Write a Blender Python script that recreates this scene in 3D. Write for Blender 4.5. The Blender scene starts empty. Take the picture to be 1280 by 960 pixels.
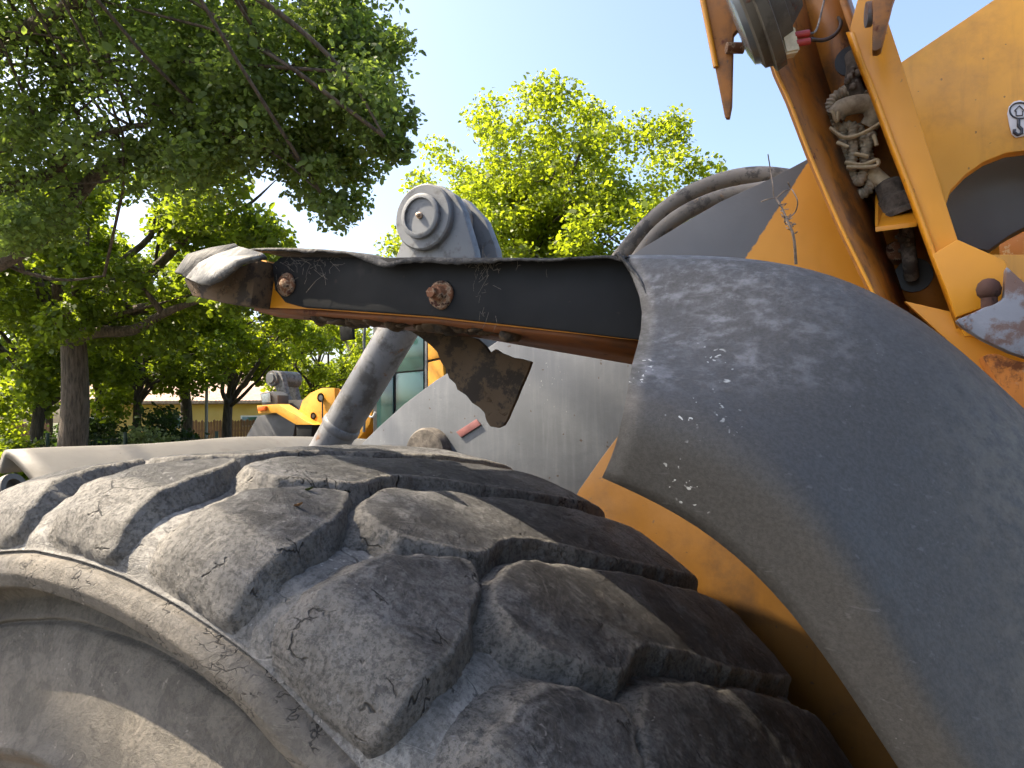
import bpy, bmesh, math, random
import numpy as np
from mathutils import Vector, Matrix, noise as mn
random.seed(7)
rng = np.random.default_rng(7)
R_ = math.radians
scene = bpy.context.scene
col = scene.collection

# ------------------------------------------------------------------ camera
CAM = np.array([0.798, -0.439, 1.789])
T, PITCH, ROLL, F = R_(28.311), R_(2.565), R_(-0.584), 887.0
f0 = np.array([-math.sin(T), math.cos(T), 0]); r0 = np.array([math.cos(T), math.sin(T), 0]); u0 = np.array([0, 0, 1.0])
cf = f0*math.cos(PITCH) + u0*math.sin(PITCH); cu_ = -f0*math.sin(PITCH) + u0*math.cos(PITCH)
cr = r0*math.cos(ROLL) + cu_*math.sin(ROLL); cu = -r0*math.sin(ROLL) + cu_*math.cos(ROLL)
cd = bpy.data.cameras.new('camera'); cam = bpy.data.objects.new('camera', cd); col.objects.link(cam)
cd.sensor_width = 36; cd.lens = 36*F/1280; cd.clip_start = 0.02; cd.clip_end = 3000
cam.matrix_world = Matrix(((cr[0], cu[0], -cf[0], CAM[0]), (cr[1], cu[1], -cf[1], CAM[1]), (cr[2], cu[2], -cf[2], CAM[2]), (0, 0, 0, 1)))
scene.camera = cam

# ------------------------------------------------------------------ sky, sun, exposure
SUN_EL, SUN_AHEAD = R_(50), R_(10)
sh = -r0*math.cos(SUN_AHEAD) + f0*math.sin(SUN_AHEAD)
SUN = Vector((sh[0]*math.cos(SUN_EL), sh[1]*math.cos(SUN_EL), math.sin(SUN_EL)))
w = bpy.data.worlds.new('World'); scene.world = w; w.use_nodes = True
wn = w.node_tree; sky = wn.nodes.new('ShaderNodeTexSky'); sky.sky_type = 'NISHITA'; sky.sun_disc = False
sky.sun_elevation = SUN_EL; sky.sun_rotation = math.atan2(sh[0], sh[1]); sky.air_density = 1.0; sky.dust_density = 4.0; sky.ozone_density = 1.5
wn.links.new(sky.outputs[0], wn.nodes['Background'].inputs[0]); wn.nodes['Background'].inputs[1].default_value = 0.11
sl = bpy.data.lights.new('sun', 'SUN'); sl.energy = 5.0; sl.angle = R_(0.53); sl.color = (1, .87, .68)
sun = bpy.data.objects.new('sun', sl); col.objects.link(sun); sun.rotation_euler = SUN.to_track_quat('Z', 'Y').to_euler(); sun.location = (-8, -3, 20)
vs = scene.view_settings; vs.view_transform = 'Standard'; vs.look = 'None'; vs.gamma = 1; vs.use_curve_mapping = False; vs.exposure = 1.82
scene.cycles.use_denoising = True
scene.cycles.max_bounces = 5; scene.cycles.diffuse_bounces = 3; scene.cycles.glossy_bounces = 3; scene.cycles.transmission_bounces = 4; scene.cycles.transparent_max_bounces = 8; scene.cycles.use_adaptive_sampling = True; scene.cycles.adaptive_threshold = .03; scene.cycles.caustics_reflective = False; scene.cycles.caustics_refractive = False

# ------------------------------------------------------------------ helpers: points
def rayd(x, y): return cf + cr*((x-640)/F) + cu*((480-y)/F)
def PY(x, y, Y):
    d = rayd(x, y); return Vector(CAM + d*((Y-CAM[1])/d[1]))
def PX(x, y, X):
    d = rayd(x, y); return Vector(CAM + d*((X-CAM[0])/d[0]))
def PD(x, y, D): return Vector(CAM + rayd(x, y)*D)
def PG(x, D):
    p = PD(x, 520, D); p.z = 0; return p

# ------------------------------------------------------------------ helpers: materials
class N:
    def __init__(s, name):
        s.m = bpy.data.materials.new(name); s.m.use_nodes = True; s.t = s.m.node_tree; s.n = s.t.nodes
        s.b = s.n['Principled BSDF']; s.out = s.n['Material Output']
        s.tc = s.n.new('ShaderNodeTexCoord'); s.co = s.tc.outputs['Object']
    def l(s, a, b): s.t.links.new(a, b)
    def set(s, sock, v):
        if hasattr(v, 'is_linked') or isinstance(v, bpy.types.NodeSocket): s.l(v, sock)
        else: sock.default_value = v
    def rnd(s, k=7.0):
        oi = s.n.new('ShaderNodeObjectInfo'); m = s.n.new('ShaderNodeVectorMath'); m.operation = 'SCALE'
        cx = s.n.new('ShaderNodeCombineXYZ'); s.l(oi.outputs['Random'], cx.inputs[0]); s.l(oi.outputs['Random'], cx.inputs[2]); s.l(cx.outputs[0], m.inputs[0]); m.inputs[3].default_value = k
        a = s.n.new('ShaderNodeVectorMath'); s.l(s.co, a.inputs[0]); s.l(m.outputs[0], a.inputs[1]); s.co = a.outputs[0]; s.rand = oi.outputs['Random']
    def map(s, scale=(1, 1, 1), rot=(0, 0, 0), loc=(0, 0, 0), vec=None):
        m = s.n.new('ShaderNodeMapping'); s.l(vec or s.co, m.inputs[0]); m.inputs[1].default_value = loc; m.inputs[2].default_value = rot; m.inputs[3].default_value = scale; return m.outputs[0]
    def noise(s, scale, detail=4, rough=.55, vec=None, dist=0):
        n = s.n.new('ShaderNodeTexNoise'); s.l(vec or s.co, n.inputs['Vector']); n.inputs['Scale'].default_value = scale; n.inputs['Detail'].default_value = detail; n.inputs['Roughness'].default_value = rough; n.inputs['Distortion'].default_value = dist; return n.outputs['Fac']
    def warp(s, scale, amt, vec=None):
        n = s.n.new('ShaderNodeTexNoise'); s.l(vec or s.co, n.inputs['Vector']); n.inputs['Scale'].default_value = scale
        m = s.n.new('ShaderNodeVectorMath'); m.operation = 'MULTIPLY_ADD'; s.l(n.outputs['Color'], m.inputs[0]); m.inputs[1].default_value = (amt,)*3; s.l(vec or s.co, m.inputs[2]); return m.outputs[0]
    def vor(s, scale, feat='F1', vec=None, rnd=1.0):
        n = s.n.new('ShaderNodeTexVoronoi'); n.feature = feat; s.l(vec or s.co, n.inputs['Vector']); n.inputs['Scale'].default_value = scale; n.inputs['Randomness'].default_value = rnd; return n.outputs['Distance']
    def ramp(s, fac, lo, hi, a=0.0, b=1.0):
        n = s.n.new('ShaderNodeMapRange'); n.interpolation_type = 'SMOOTHSTEP'; s.set(n.inputs[0], fac); n.inputs[1].default_value = lo; n.inputs[2].default_value = hi; n.inputs[3].default_value = a; n.inputs[4].default_value = b; return n.outputs[0]
    def math(s, op, a, b=0.0):
        n = s.n.new('ShaderNodeMath'); n.operation = op; s.set(n.inputs[0], a); s.set(n.inputs[1], b); return n.outputs[0]
    def mix(s, fac, a, b, blend='MIX'):
        n = s.n.new('ShaderNodeMix'); n.data_type = 'RGBA'; n.blend_type = blend; s.set(n.inputs[0], fac)
        s.set(n.inputs[6], a if not isinstance(a, tuple) else (*a, 1)); s.set(n.inputs[7], b if not isinstance(b, tuple) else (*b, 1)); return n.outputs[2]
    def bump(s, h, strength=.5, dist=.005, prev=None):
        n = s.n.new('ShaderNodeBump'); s.l(h, n.inputs['Height']); n.inputs['Strength'].default_value = strength; n.inputs['Distance'].default_value = dist
        if prev is not None: s.l(prev, n.inputs['Normal'])
        return n.outputs[0]
    def axis(s, i):
        x = s.n.new('ShaderNodeSeparateXYZ'); s.l(s.co, x.inputs[0]); return x.outputs[i]
    def fin(s, color=None, rough=None, nrm=None, metal=0.0, spec=.5):
        if color is not None: s.set(s.b.inputs['Base Color'], color if not isinstance(color, tuple) else (*color, 1))
        if rough is not None: s.set(s.b.inputs['Roughness'], rough)
        if nrm is not None: s.l(nrm, s.b.inputs['Normal'])
        s.set(s.b.inputs['Metallic'], metal); s.b.inputs['Specular IOR Level'].default_value = spec
        return s.m

def paint(name, base, dirt=(.10, .075, .05), damt=(.56, .75), dscale=7, rust=None, ramt=(.66, .70), rough=.42, var=.18, speck=0, bump=.25, rscale=22, streak=0, pale=0.0, spec=.5):
    k = N(name)
    n1 = k.noise(3.1, 5); n2 = k.noise(60, 4, .7)
    lo = tuple(c*(1-var) for c in base); hi = tuple(min(1, c*(1+var)) for c in base)
    c = k.mix(k.ramp(n1, .3, .7), lo, hi)
    c = k.mix(k.math('MULTIPLY', k.ramp(k.noise(dscale, 8, .68), *damt), .8), c, dirt)
    if streak:
        st = k.noise(9, 5, .6, k.map((6, 6, .5)))
        c = k.mix(k.math('MULTIPLY', k.ramp(st, .52, .75), streak), c, dirt)
    if speck:
        v = k.vor(90, vec=k.warp(30, .03)); c = k.mix(k.math('MULTIPLY', k.ramp(v, .16, .10), k.math('MULTIPLY', k.ramp(k.noise(11, 2), .56, .66), pale)), c, (.45, .45, .44))
        v2 = k.vor(38, vec=k.warp(60, .02)); c = k.mix(k.math('MULTIPLY', k.ramp(v2, .10, .06), speck), c, (.05, .035, .025))
    h = k.math('ADD', k.math('MULTIPLY', n2, .3), k.noise(14, 3))
    r = k.ramp(k.noise(8, 5), .25, .75, rough-.1, rough+.15)
    if rust:
        rm = k.ramp(k.noise(rscale, 8, .7), *ramt)
        rc = k.mix(k.noise(90, 5, .7), tuple(x*.45 for x in rust), tuple(min(1, x*1.35) for x in rust))
        c = k.mix(rm, c, rc); r = k.math('MAXIMUM', r, k.math('MULTIPLY', rm, .9)); h = k.math('ADD', h, k.math('MULTIPLY', rm, .8))
    return k.fin(c, r, k.bump(h, bump, .003), 0, spec)

def rubber(name, dark, dust, bal=(.42, .60), crack=1.0, rnd=True, bump=1.0, blotch=.5, wear=None, cm_=(.55, .60), grain=.55, ring=False):
    k = N(name)
    if rnd: k.rnd()
    fine = k.noise(190, 5, .75); mid = k.noise(24, 9, .78, dist=.4); big = k.noise(4.5, 4, .6); flake = k.ramp(k.noise(15, 9, .72, k.map(loc=(2, 5, 3)), .8), .50, .56)
    c = k.mix(k.ramp(k.math('ADD', k.math('MULTIPLY', mid, .6), k.math('MULTIPLY', big, .4)), *bal), dark, dust)
    c = k.mix(k.math('MULTIPLY', flake, .45), c, tuple(x*.55 for x in dark))
    if wear:
        at = k.n.new('ShaderNodeAttribute'); at.attribute_name = 'wear'; wm = k.ramp(k.math('ADD', at.outputs['Fac'], k.math('MULTIPLY', k.math('SUBTRACT', mid, .5), .9)), .70, 1.0)
        c = k.mix(wm, k.mix(k.ramp(mid, .35, .65), tuple(x*.75 for x in wear), wear), c)
    c = k.mix(k.math('MULTIPLY', k.ramp(fine, .44, .62), grain), c, tuple(x*.35 for x in dark))
    sl_ = [k.vor(9, 'DISTANCE_TO_EDGE', k.map((.6, 5, 3), (.3, .4, r_), (r_, 2, 1), k.warp(6, .02))) for r_ in (.5, 2.2)]
    for i, q in enumerate(sl_):
        sm = k.math('MULTIPLY', k.ramp(q, .010, .003), k.ramp(k.noise(10, 3, vec=k.map(loc=(i*4, 3, 7))), .52, .60)); c = k.mix(k.math('MULTIPLY', sm, blotch), c, tuple(min(1, x*1.9) for x in dust))
    sp = k.vor(95, vec=k.warp(60, .04)); c = k.mix(k.math('MULTIPLY', k.ramp(sp, .20, .10), k.math('MULTIPLY', k.ramp(k.noise(14), .50, .62), .6)), c, tuple(min(1, x*1.9) for x in dust))
    e = k.vor(8, 'DISTANCE_TO_EDGE', k.warp(14, .12, k.map((1, 1.8, 1), (0, 0, .5)))); m = k.ramp(k.noise(7, 2, vec=k.map(loc=(3, 1, 2))), .68, .70)
    e2 = k.vor(26, 'DISTANCE_TO_EDGE', k.warp(40, .035, k.map((1, 2.2, 1), (.3, 0, .6)))); m2 = k.ramp(k.noise(20, 2, vec=k.map(loc=(7, 4, 1))), *cm_)
    if ring:
        sx_ = k.n.new('ShaderNodeSeparateXYZ'); k.l(k.co, sx_.inputs[0]); rr_ = k.math('SQRT', k.math('ADD', k.math('POWER', sx_.outputs[0], 2.0), k.math('POWER', k.math('SUBTRACT', sx_.outputs[2], .875), 2.0)))
        e2 = k.vor(48, 'DISTANCE_TO_EDGE', k.warp(60, .03, k.map((1, 1, 1.7), (0, .5, 0)))); m2 = k.math('MULTIPLY', m2, k.ramp(rr_, .728, .742))
    ck = k.math('MULTIPLY', k.math('MAXIMUM', k.math('MULTIPLY', k.ramp(e, .016, .004), m), k.math('MULTIPLY', k.ramp(e2, .045, .012), m2)), crack)
    c = k.mix(ck, c, (.010, .009, .009))
    h = k.math('ADD', k.math('ADD', k.math('MULTIPLY', fine, .42), k.math('MULTIPLY', mid, 1.25)), k.math('MULTIPLY', flake, -.22))
    h = k.math('SUBTRACT', h, k.math('MULTIPLY', ck, 1.3))
    return k.fin(c, k.ramp(mid, .3, .7, .55, .85), k.bump(h, bump, .007), spec=.35)

def flat(name, c, rough=.6, var=.25, scale=30, metal=0, bump=.2):
    k = N(name); n = k.noise(scale, 5, .65)
    return k.fin(k.mix(k.ramp(n, .3, .7), tuple(x*(1-var) for x in c), tuple(min(1, x*(1+var)) for x in c)), rough, k.bump(n, bump, .003), metal)

def leafmat(name, c, t, dk=.55):
    k = N(name); k.rnd(3)
    geo = k.n.new('ShaderNodeNewGeometry'); rp = geo.outputs['Random Per Island']
    a = k.mix(rp, tuple(x*dk for x in c), tuple(x*1.25 for x in c)); b = k.mix(rp, tuple(x*.6 for x in t), tuple(min(1, x*1.2) for x in t))
    d = k.n.new('ShaderNodeBsdfPrincipled'); k.l(a, d.inputs['Base Color']); d.inputs['Roughness'].default_value = .5; d.inputs['Specular IOR Level'].default_value = .35
    tr = k.n.new('ShaderNodeBsdfTranslucent'); k.l(b, tr.inputs['Color']); ad = k.n.new('ShaderNodeMixShader'); ad.inputs[0].default_value = .5
    k.l(d.outputs[0], ad.inputs[1]); k.l(tr.outputs[0], ad.inputs[2]); k.l(ad.outputs[0], k.out.inputs[0]); return k.m

ORANGE, YEL, GREY = (.66, .27, .012), (.72, .335, .032), (.13, .135, .145)
M = dict(
    orange=paint('orange_paint', ORANGE, (.16, .07, .02), (.58, .78), 6, (.16, .05, .015), (.70, .73), .38, .10, speck=.4),
    yellow=paint('yellow_paint', YEL, (.36, .17, .03), (.50, .80), 5, None, rough=.42, var=.08, speck=.7, bump=.18, streak=.25),
    orange_dirty=paint('dirty_orange_paint', (.32, .115, .010), (.045, .025, .014), (.44, .64), 9, (.12, .035, .012), (.60, .68), .55, .2, speck=.6, streak=.6),
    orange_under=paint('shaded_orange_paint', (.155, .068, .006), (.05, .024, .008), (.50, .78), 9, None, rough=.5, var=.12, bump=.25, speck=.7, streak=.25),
    armgrey=paint('light_grey_paint', (.30, .315, .335), (.17, .17, .165), (.55, .78), 10, None, rough=.5, var=.10, speck=.8, bump=.2, streak=.35),
    grey=paint('grey_paint', (.125, .132, .142), (.045, .043, .04), (.50, .66), 22, (.16, .08, .04), (.68, .72), .45, .15, speck=.6),
    tube=paint('worn_grey_paint', (.15, .15, .155), (.05, .045, .04), (.45, .62), 16, (.15, .08, .045), (.58, .66), .5, .2, speck=.8, rscale=14, streak=.4),
    dark=paint('dark_grey_plate', (.011, .012, .0135), (.05, .043, .036), (.60, .82), 6, None, rough=.7, var=.2, speck=.3, bump=.3, spec=.2),
    gate=paint('dark_grey_paint', (.065, .065, .07), (.15, .14, .12), (.6, .8), 9, None, rough=.5, var=.12, speck=.5, bump=.2),
    flange=paint('rusty_orange_flange', (.17, .05, .008), (.06, .028, .012), (.48, .66), 12, (.10, .03, .01), (.58, .66), .6, .25, speck=.5),
    bush=paint('bare_worn_bushing', (.27, .23, .19), (.10, .07, .05), (.48, .64), 14, (.24, .11, .05), (.56, .66), .55, .2),
    mud=paint('dried_mud', (.10, .066, .038), (.014, .012, .011), (.47, .56), 30, (.17, .105, .055), (.60, .68), .9, .35, bump=1.0),
    rust=paint('rusty_steel', (.15, .058, .024), (.36, .26, .17), (.47, .56), 60, (.07, .020, .010), (.54, .60), .85, .4, bump=1.0, rscale=60),
    greyrust=paint('rusted_grey_steel', (.16, .167, .19), (.12, .05, .022), (.50, .58), 14, (.20, .075, .025), (.55, .62), .6, .3, bump=.7, rscale=16),
    orangerust=paint('rusted_orange_steel', (.50, .17, .025), (.38, .28, .2), (.56, .68), 14, (.20, .065, .02), (.50, .6), .7, .25, bump=.6, rscale=18),
    bucket=paint('pale_worn_steel', (.12, .11, .094), (.075, .065, .052), (.5, .75), 8, None, rough=.6, var=.14, speck=.5, bump=.4),
    hose=paint('dusty_hose', (.19, .17, .148), (.045, .042, .04), (.50, .60), 24, (.22, .15, .09), (.6, .68), .8, .25, bump=.6, rscale=40),
    conduit=flat('conduit_plastic', (.36, .31, .23), .8, .35, 60), cream=flat('cream_plastic', (.52, .43, .28), .6, .2, 50),
    tape=flat('grimy_sleeve', (.10, .085, .07), .9, .5, 60, bump=.8), red=flat('red_plastic', (.35, .03, .025), .5, .2), black=flat('black_rubber', (.02, .02, .021), .5, .3),
    lamp=paint('lamp_housing', (.105, .09, .068), (.05, .04, .03), (.48, .62), 22, (.14, .055, .03), (.6, .66), .75, .3, bump=.8, rscale=26),
    wood=None, tyre=rubber('dusty_tyre_rubber', (.185, .176, .162), (.31, .293, .266), crack=.5, rnd=False, bump=.7, blotch=.25, cm_=(.62, .66)),
    lug=rubber('worn_lug_rubber', (.036, .035, .036), (.15, .147, .145), (.44, .58), crack=.8, blotch=.2, wear=(.225, .21, .187), cm_=(.60, .63)),
    side=rubber('brown_dust_sidewall_rubber', (.118, .105, .088), (.19, .168, .138), (.34, .66), crack=.8, rnd=False, bump=.6, blotch=.10, cm_=(.50, .55), grain=.3, ring=True),
)

# ------------------------------------------------------------------ helpers: meshes
def tag(o, label=None, cat=None, group=None, kind=None):
    for a, b in (('label', label), ('category', cat), ('group', group), ('kind', kind)):
        if b: o[a] = b
    return o
def empty(name, loc, **k):
    o = bpy.data.objects.new(name, None); col.objects.link(o); o.location = loc; o.empty_display_size = .2; return tag(o, **k)
def root_of(p):
    v = Vector((0, 0, 0))
    while p: v += p.location; p = p.parent
    return v
def link(name, me, mat, parent=None, smooth=False):
    o = bpy.data.objects.new(name, me); col.objects.link(o)
    if mat: me.materials.append(mat)
    if smooth: me.shade_smooth()
    if parent: o.parent = parent; o.location = -root_of(parent)
    return o
def from_bm(name, bm, mat, parent=None, smooth=False):
    me = bpy.data.meshes.new(name); bmesh.ops.recalc_face_normals(bm, faces=bm.faces[:]); bm.to_mesh(me); bm.free(); return link(name, me, mat, parent, smooth)
def autosmooth(o, ang=40):
    me = o.data; me.shade_smooth(); me.set_sharp_from_angle(angle=R_(ang)); return o
def prism(name, pts, off, mat, parent=None, bev=.002):
    """outline polygon extruded by the vector off, edges bevelled"""
    bm = bmesh.new(); off = Vector(off); vs_ = [bm.verts.new(p) for p in pts]; f = bm.faces.new(vs_)
    r = bmesh.ops.extrude_face_region(bm, geom=[f]); nv = [g for g in r['geom'] if isinstance(g, bmesh.types.BMVert)]
    for v in nv: v.co += off
    if bev:
        try: bmesh.ops.bevel(bm, geom=bm.edges[:], offset=bev, segments=2, profile=.6, affect='EDGES', clamp_overlap=True)
        except Exception: pass
    return autosmooth(from_bm(name, bm, mat, parent), 35)
def plate(name, px, Y, th, mat, parent=None, bev=.002): return prism(name, [PY(x, y, Y) for x, y in px], (0, th, 0), mat, parent, bev)
def cm(pts, n=6):
    """Catmull-Rom through points"""
    P = [Vector(p) for p in pts]
    if len(P) < 3: return [P[0].lerp(P[-1], i/(n)) for i in range(n+1)]
    Q = [P[0]*2-P[1]] + P + [P[-1]*2-P[-2]]; out = []
    for i in range(1, len(Q)-2):
        a, b, c, d = Q[i-1:i+3]
        for k in range(n):
            t = k/n; out.append(.5*((2*b) + (c-a)*t + (2*a-5*b+4*c-d)*t*t + (3*b-a-3*c+d)*t**3))
    out.append(P[-1]); return out
def tube_bm(bm, pts, rad, seg=12, cap=True):
    pts = [Vector(p) for p in pts]; n = len(pts); rr = rad if hasattr(rad, '__len__') else [rad]*n
    tan = [(pts[min(i+1, n-1)]-pts[max(i-1, 0)]).normalized() for i in range(n)]
    up = Vector((0, 0, 1)) if abs(tan[0].z) < .9 else Vector((1, 0, 0)); u = tan[0].cross(up).normalized(); rings = []
    for i in range(n):
        u = (u - tan[i]*u.dot(tan[i])).normalized(); v = tan[i].cross(u)
        rings.append([bm.verts.new(pts[i] + (u*math.cos(2*math.pi*k/seg) + v*math.sin(2*math.pi*k/seg))*rr[i]) for k in range(seg)])
    for i in range(n-1):
        for k in range(seg): bm.faces.new((rings[i][k], rings[i][(k+1) % seg], rings[i+1][(k+1) % seg], rings[i+1][k]))
    if cap: bm.faces.new(rings[0][::-1]); bm.faces.new(rings[-1])
def tube(name, pts, rad, mat, parent=None, seg=14, n=6, smooth=True):
    bm = bmesh.new(); P = cm(pts, n) if n > 1 else pts
    if hasattr(rad, '__len__') and len(rad) != len(P): rad = list(np.interp(np.linspace(0, 1, len(P)), np.linspace(0, 1, len(rad)), rad))
    tube_bm(bm, P, rad, seg); return autosmooth(from_bm(name, bm, mat, parent), 60)
def resample(P, step):
    P = [Vector(p) for p in P]; d = [0]
    for a, b in zip(P, P[1:]): d.append(d[-1]+(b-a).length)
    s = np.arange(0, d[-1], step); return [Vector([np.interp(x, d, [p[i] for p in P]) for i in range(3)]) for x in s]
def corrugated(name, pts, rad, mat, parent, pitch=.0068):
    P = resample(cm(pts, 10), pitch/4); r = [rad*(1+.17*math.sin(i*math.pi/2)) for i in range(len(P))]
    bm = bmesh.new(); tube_bm(bm, P, r, 12); return from_bm(name, bm, mat, parent, True)
def lathe(name, prof, c, ax, mat, parent=None, seg=40, ang=35):
    """prof = [(distance along axis, radius)]"""
    ax = Vector(ax).normalized(); c = Vector(c); u = ax.orthogonal().normalized(); v = ax.cross(u); bm = bmesh.new(); rings = []
    for h, r in prof: rings.append([bm.verts.new(c+ax*h+(u*math.cos(2*math.pi*k/seg)+v*math.sin(2*math.pi*k/seg))*max(r, 1e-4)) for k in range(seg)])
    for a, b in zip(rings, rings[1:]):
        for k in range(seg): bm.faces.new((a[k], a[(k+1) % seg], b[(k+1) % seg], b[k]))
    if prof[0][1] > 0: bm.faces.new(rings[0][::-1])
    if prof[-1][1] > 0: bm.faces.new(rings[-1])
    return autosmooth(from_bm(name, bm, mat, parent), ang)
def loft(name, rows, mat, parent=None, th=.006, sub=0):
    """grid of rows of points, given thickness"""
    nr, nc = len(rows), len(rows[0]); me = bpy.data.meshes.new(name)
    me.from_pydata([p for r in rows for p in r], [], [(i*nc+j, i*nc+j+1, (i+1)*nc+j+1, (i+1)*nc+j) for i in range(nr-1) for j in range(nc-1)])
    o = link(name, me, mat, parent, True)
    if sub: s = o.modifiers.new('sub', 'SUBSURF'); s.levels = s.render_levels = sub; s.boundary_smooth = 'PRESERVE_CORNERS'
    if th: s = o.modifiers.new('thick', 'SOLIDIFY'); s.thickness = th; s.offset = 0; s.use_even_offset = False
    return o
def box(name, lo, hi, mat, parent=None, bev=.004, rot=None):
    bm = bmesh.new(); bmesh.ops.create_cube(bm, size=1); lo = Vector(lo); hi = Vector(hi)
    for v in bm.verts: v.co = Vector([(lo[i]+hi[i])/2 + v.co[i]*(hi[i]-lo[i]) for i in range(3)])
    if rot: bmesh.ops.rotate(bm, verts=bm.verts, cent=(lo+hi)/2, matrix=rot)
    if bev: bmesh.ops.bevel(bm, geom=bm.edges[:], offset=bev, segments=2, affect='EDGES')
    return autosmooth(from_bm(name, bm, mat, parent), 35)
def quadmesh(name, V, nper, mat, parent=None):
    """V (n*nper,3): one face of nper corners each"""
    n = len(V)//nper; me = bpy.data.meshes.new(name); me.vertices.add(len(V)); me.vertices.foreach_set('co', V.astype(np.float32).ravel())
    me.loops.add(len(V)); me.loops.foreach_set('vertex_index', np.arange(len(V), dtype=np.int32)); me.polygons.add(n)
    me.polygons.foreach_set('loop_start', np.arange(0, len(V), nper, dtype=np.int32)); me.update(); me.validate(); return link(name, me, mat, parent)

# ================================================================== setting: ground
def sheet(name, x0, x1, y0, y1, z, mat):
    me = bpy.data.meshes.new(name); me.from_pydata([(x0, y0, z), (x1, y0, z), (x1, y1, z), (x0, y1, z)], [], [(0, 1, 2, 3)]); return tag(link(name, me, mat), kind='structure')
k = N('grass_soil'); gn = k.noise(1.3, 8, .7); gf = k.noise(25, 5, .7)
M['soil'] = k.fin(k.mix(k.ramp(gn, .35, .65), (.045, .075, .018), (.10, .085, .05)), .9, k.bump(gf, .8, .05))
k = N('yard_paving'); gn = k.noise(.8, 7, .65); gf = k.noise(60, 5, .7)
M['yard'] = k.fin(k.mix(k.ramp(gn, .3, .7), (.085, .080, .074), (.125, .117, .105)), .85, k.bump(gf, .5, .01))
sheet('ground', -500, 500, -500, 500, 0, M['soil'])
sheet('yard', -14, 30, -25, 14.5, .004, M['yard'])

# ================================================================== the wheel loader
HUB = Vector((0, 0, .875)); TW = .69
L1 = empty('wheel_loader', (0, .345, 0), label='worn grey and orange wheel loader in front, torn fender above its huge tyre', cat='wheel loader')

# ---- tyre carcass
tread = [(-.002, .776), (.001, .790), (.013, .809), (.038, .826), (.09, .834), (.20, .838), (.345, .839), (.49, .838), (.60, .834), (.652, .826), (.677, .809), (.689, .790), (.692, .776)]
side = [(.12, .33), (.06, .36), (.03, .42), (.012, .50), (.002, .545), (-.012, .560), (-.014, .568), (-.004, .577), (.002, .595), (.016, .64), (.036, .683), (.044, .6855), (.044, .6875), (.037, .690), (.050, .714), (.042, .726), (.008, .7305), (-.014, .7365), (-.020, .752), (-.016, .764), (-.012, .7695), (-.004, .7705), (-.001, .773), (-.006, .7745)]
prof = side + tread + [(TW-y, r) for y, r in side[::-1]]
pa = np.array(prof); d = np.concatenate([[0], np.cumsum(np.hypot(*np.diff(pa, axis=0).T))])
ss = np.unique(np.concatenate([d, np.linspace(0, d[-1], 460)])); py, pr = np.interp(ss, d, pa[:, 0]), np.interp(ss, d, pa[:, 1])
for it in range(1):
    py[1:-1] = (py[:-2]+2*py[1:-1]+py[2:])/4; pr[1:-1] = (pr[:-2]+2*pr[1:-1]+pr[2:])/4
NS = 216; rows = []; V = []; Fc = []
for i in range(len(py)):
    for j in range(NS):
        th = 2*math.pi*j/NS; q = Vector((math.sin(th)*3, py[i]*9, math.cos(th)*3)); w_ = mn.noise(q*2.2)*.0022+mn.noise(q*6)*.001
        r = pr[i]+w_; V.append((r*math.sin(th), py[i]+w_*.7, .875+r*math.cos(th)))
for i in range(len(py)-1):
    for j in range(NS): Fc.append((i*NS+j, i*NS+(j+1) % NS, (i+1)*NS+(j+1) % NS, (i+1)*NS+j))
me = bpy.data.meshes.new('tyre'); me.from_pydata(V, [], Fc); tyre = link('tyre', me, M['tyre'], L1, True); me.materials.append(M['side'])
me.polygons.foreach_set('material_index', np.array([1 if (pr[i] < .7735 or False) else 0 for i in range(len(py)-1) for j in range(NS)], dtype=np.int32))
bm = bmesh.new(); bm.from_mesh(me); bmesh.ops.recalc_face_normals(bm, faces=bm.faces[:]); bm.to_mesh(me); bm.free()

# ---- tread lugs, each a block of its own
ta = np.array(tread); ts = np.concatenate([[0], np.cumsum(np.hypot(*np.diff(ta, axis=0).T))]); SL = ts[-1]
tt = np.gradient(ta, ts, axis=0); tn = np.stack([-tt[:, 1], tt[:, 0]], 1); tn /= np.linalg.norm(tn, axis=1)[:, None]
def y2s(y): return float(np.interp(y, ta[:, 0], ts))
def sdist(P, poly):
    """signed distance, positive inside"""
    n = len(poly); dmin = np.full(len(P), 9.0); ins = np.zeros(len(P), bool)
    for i in range(n):
        a, b = poly[i], poly[(i+1) % n]; e = b-a; t = np.clip(((P-a)@e)/(e@e+1e-12), 0, 1); dmin = np.minimum(dmin, np.hypot(*(P-a-t[:, None]*e).T))
        c = (a[1] > P[:, 1]) != (b[1] > P[:, 1]); xi = a[0]+(P[:, 1]-a[1])/(b[1]-a[1]+1e-12)*(b[0]-a[0]); ins ^= c & (P[:, 0] < xi)
    return np.where(ins, dmin, -dmin)
def chaikin(p, n=2):
    p = np.array(p, float)
    for _ in range(n):
        q = np.roll(p, -1, 0); p = np.stack([.78*p+.22*q, .22*p+.78*q], 1).reshape(-1, 2)
    return p
RT = .87
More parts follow.
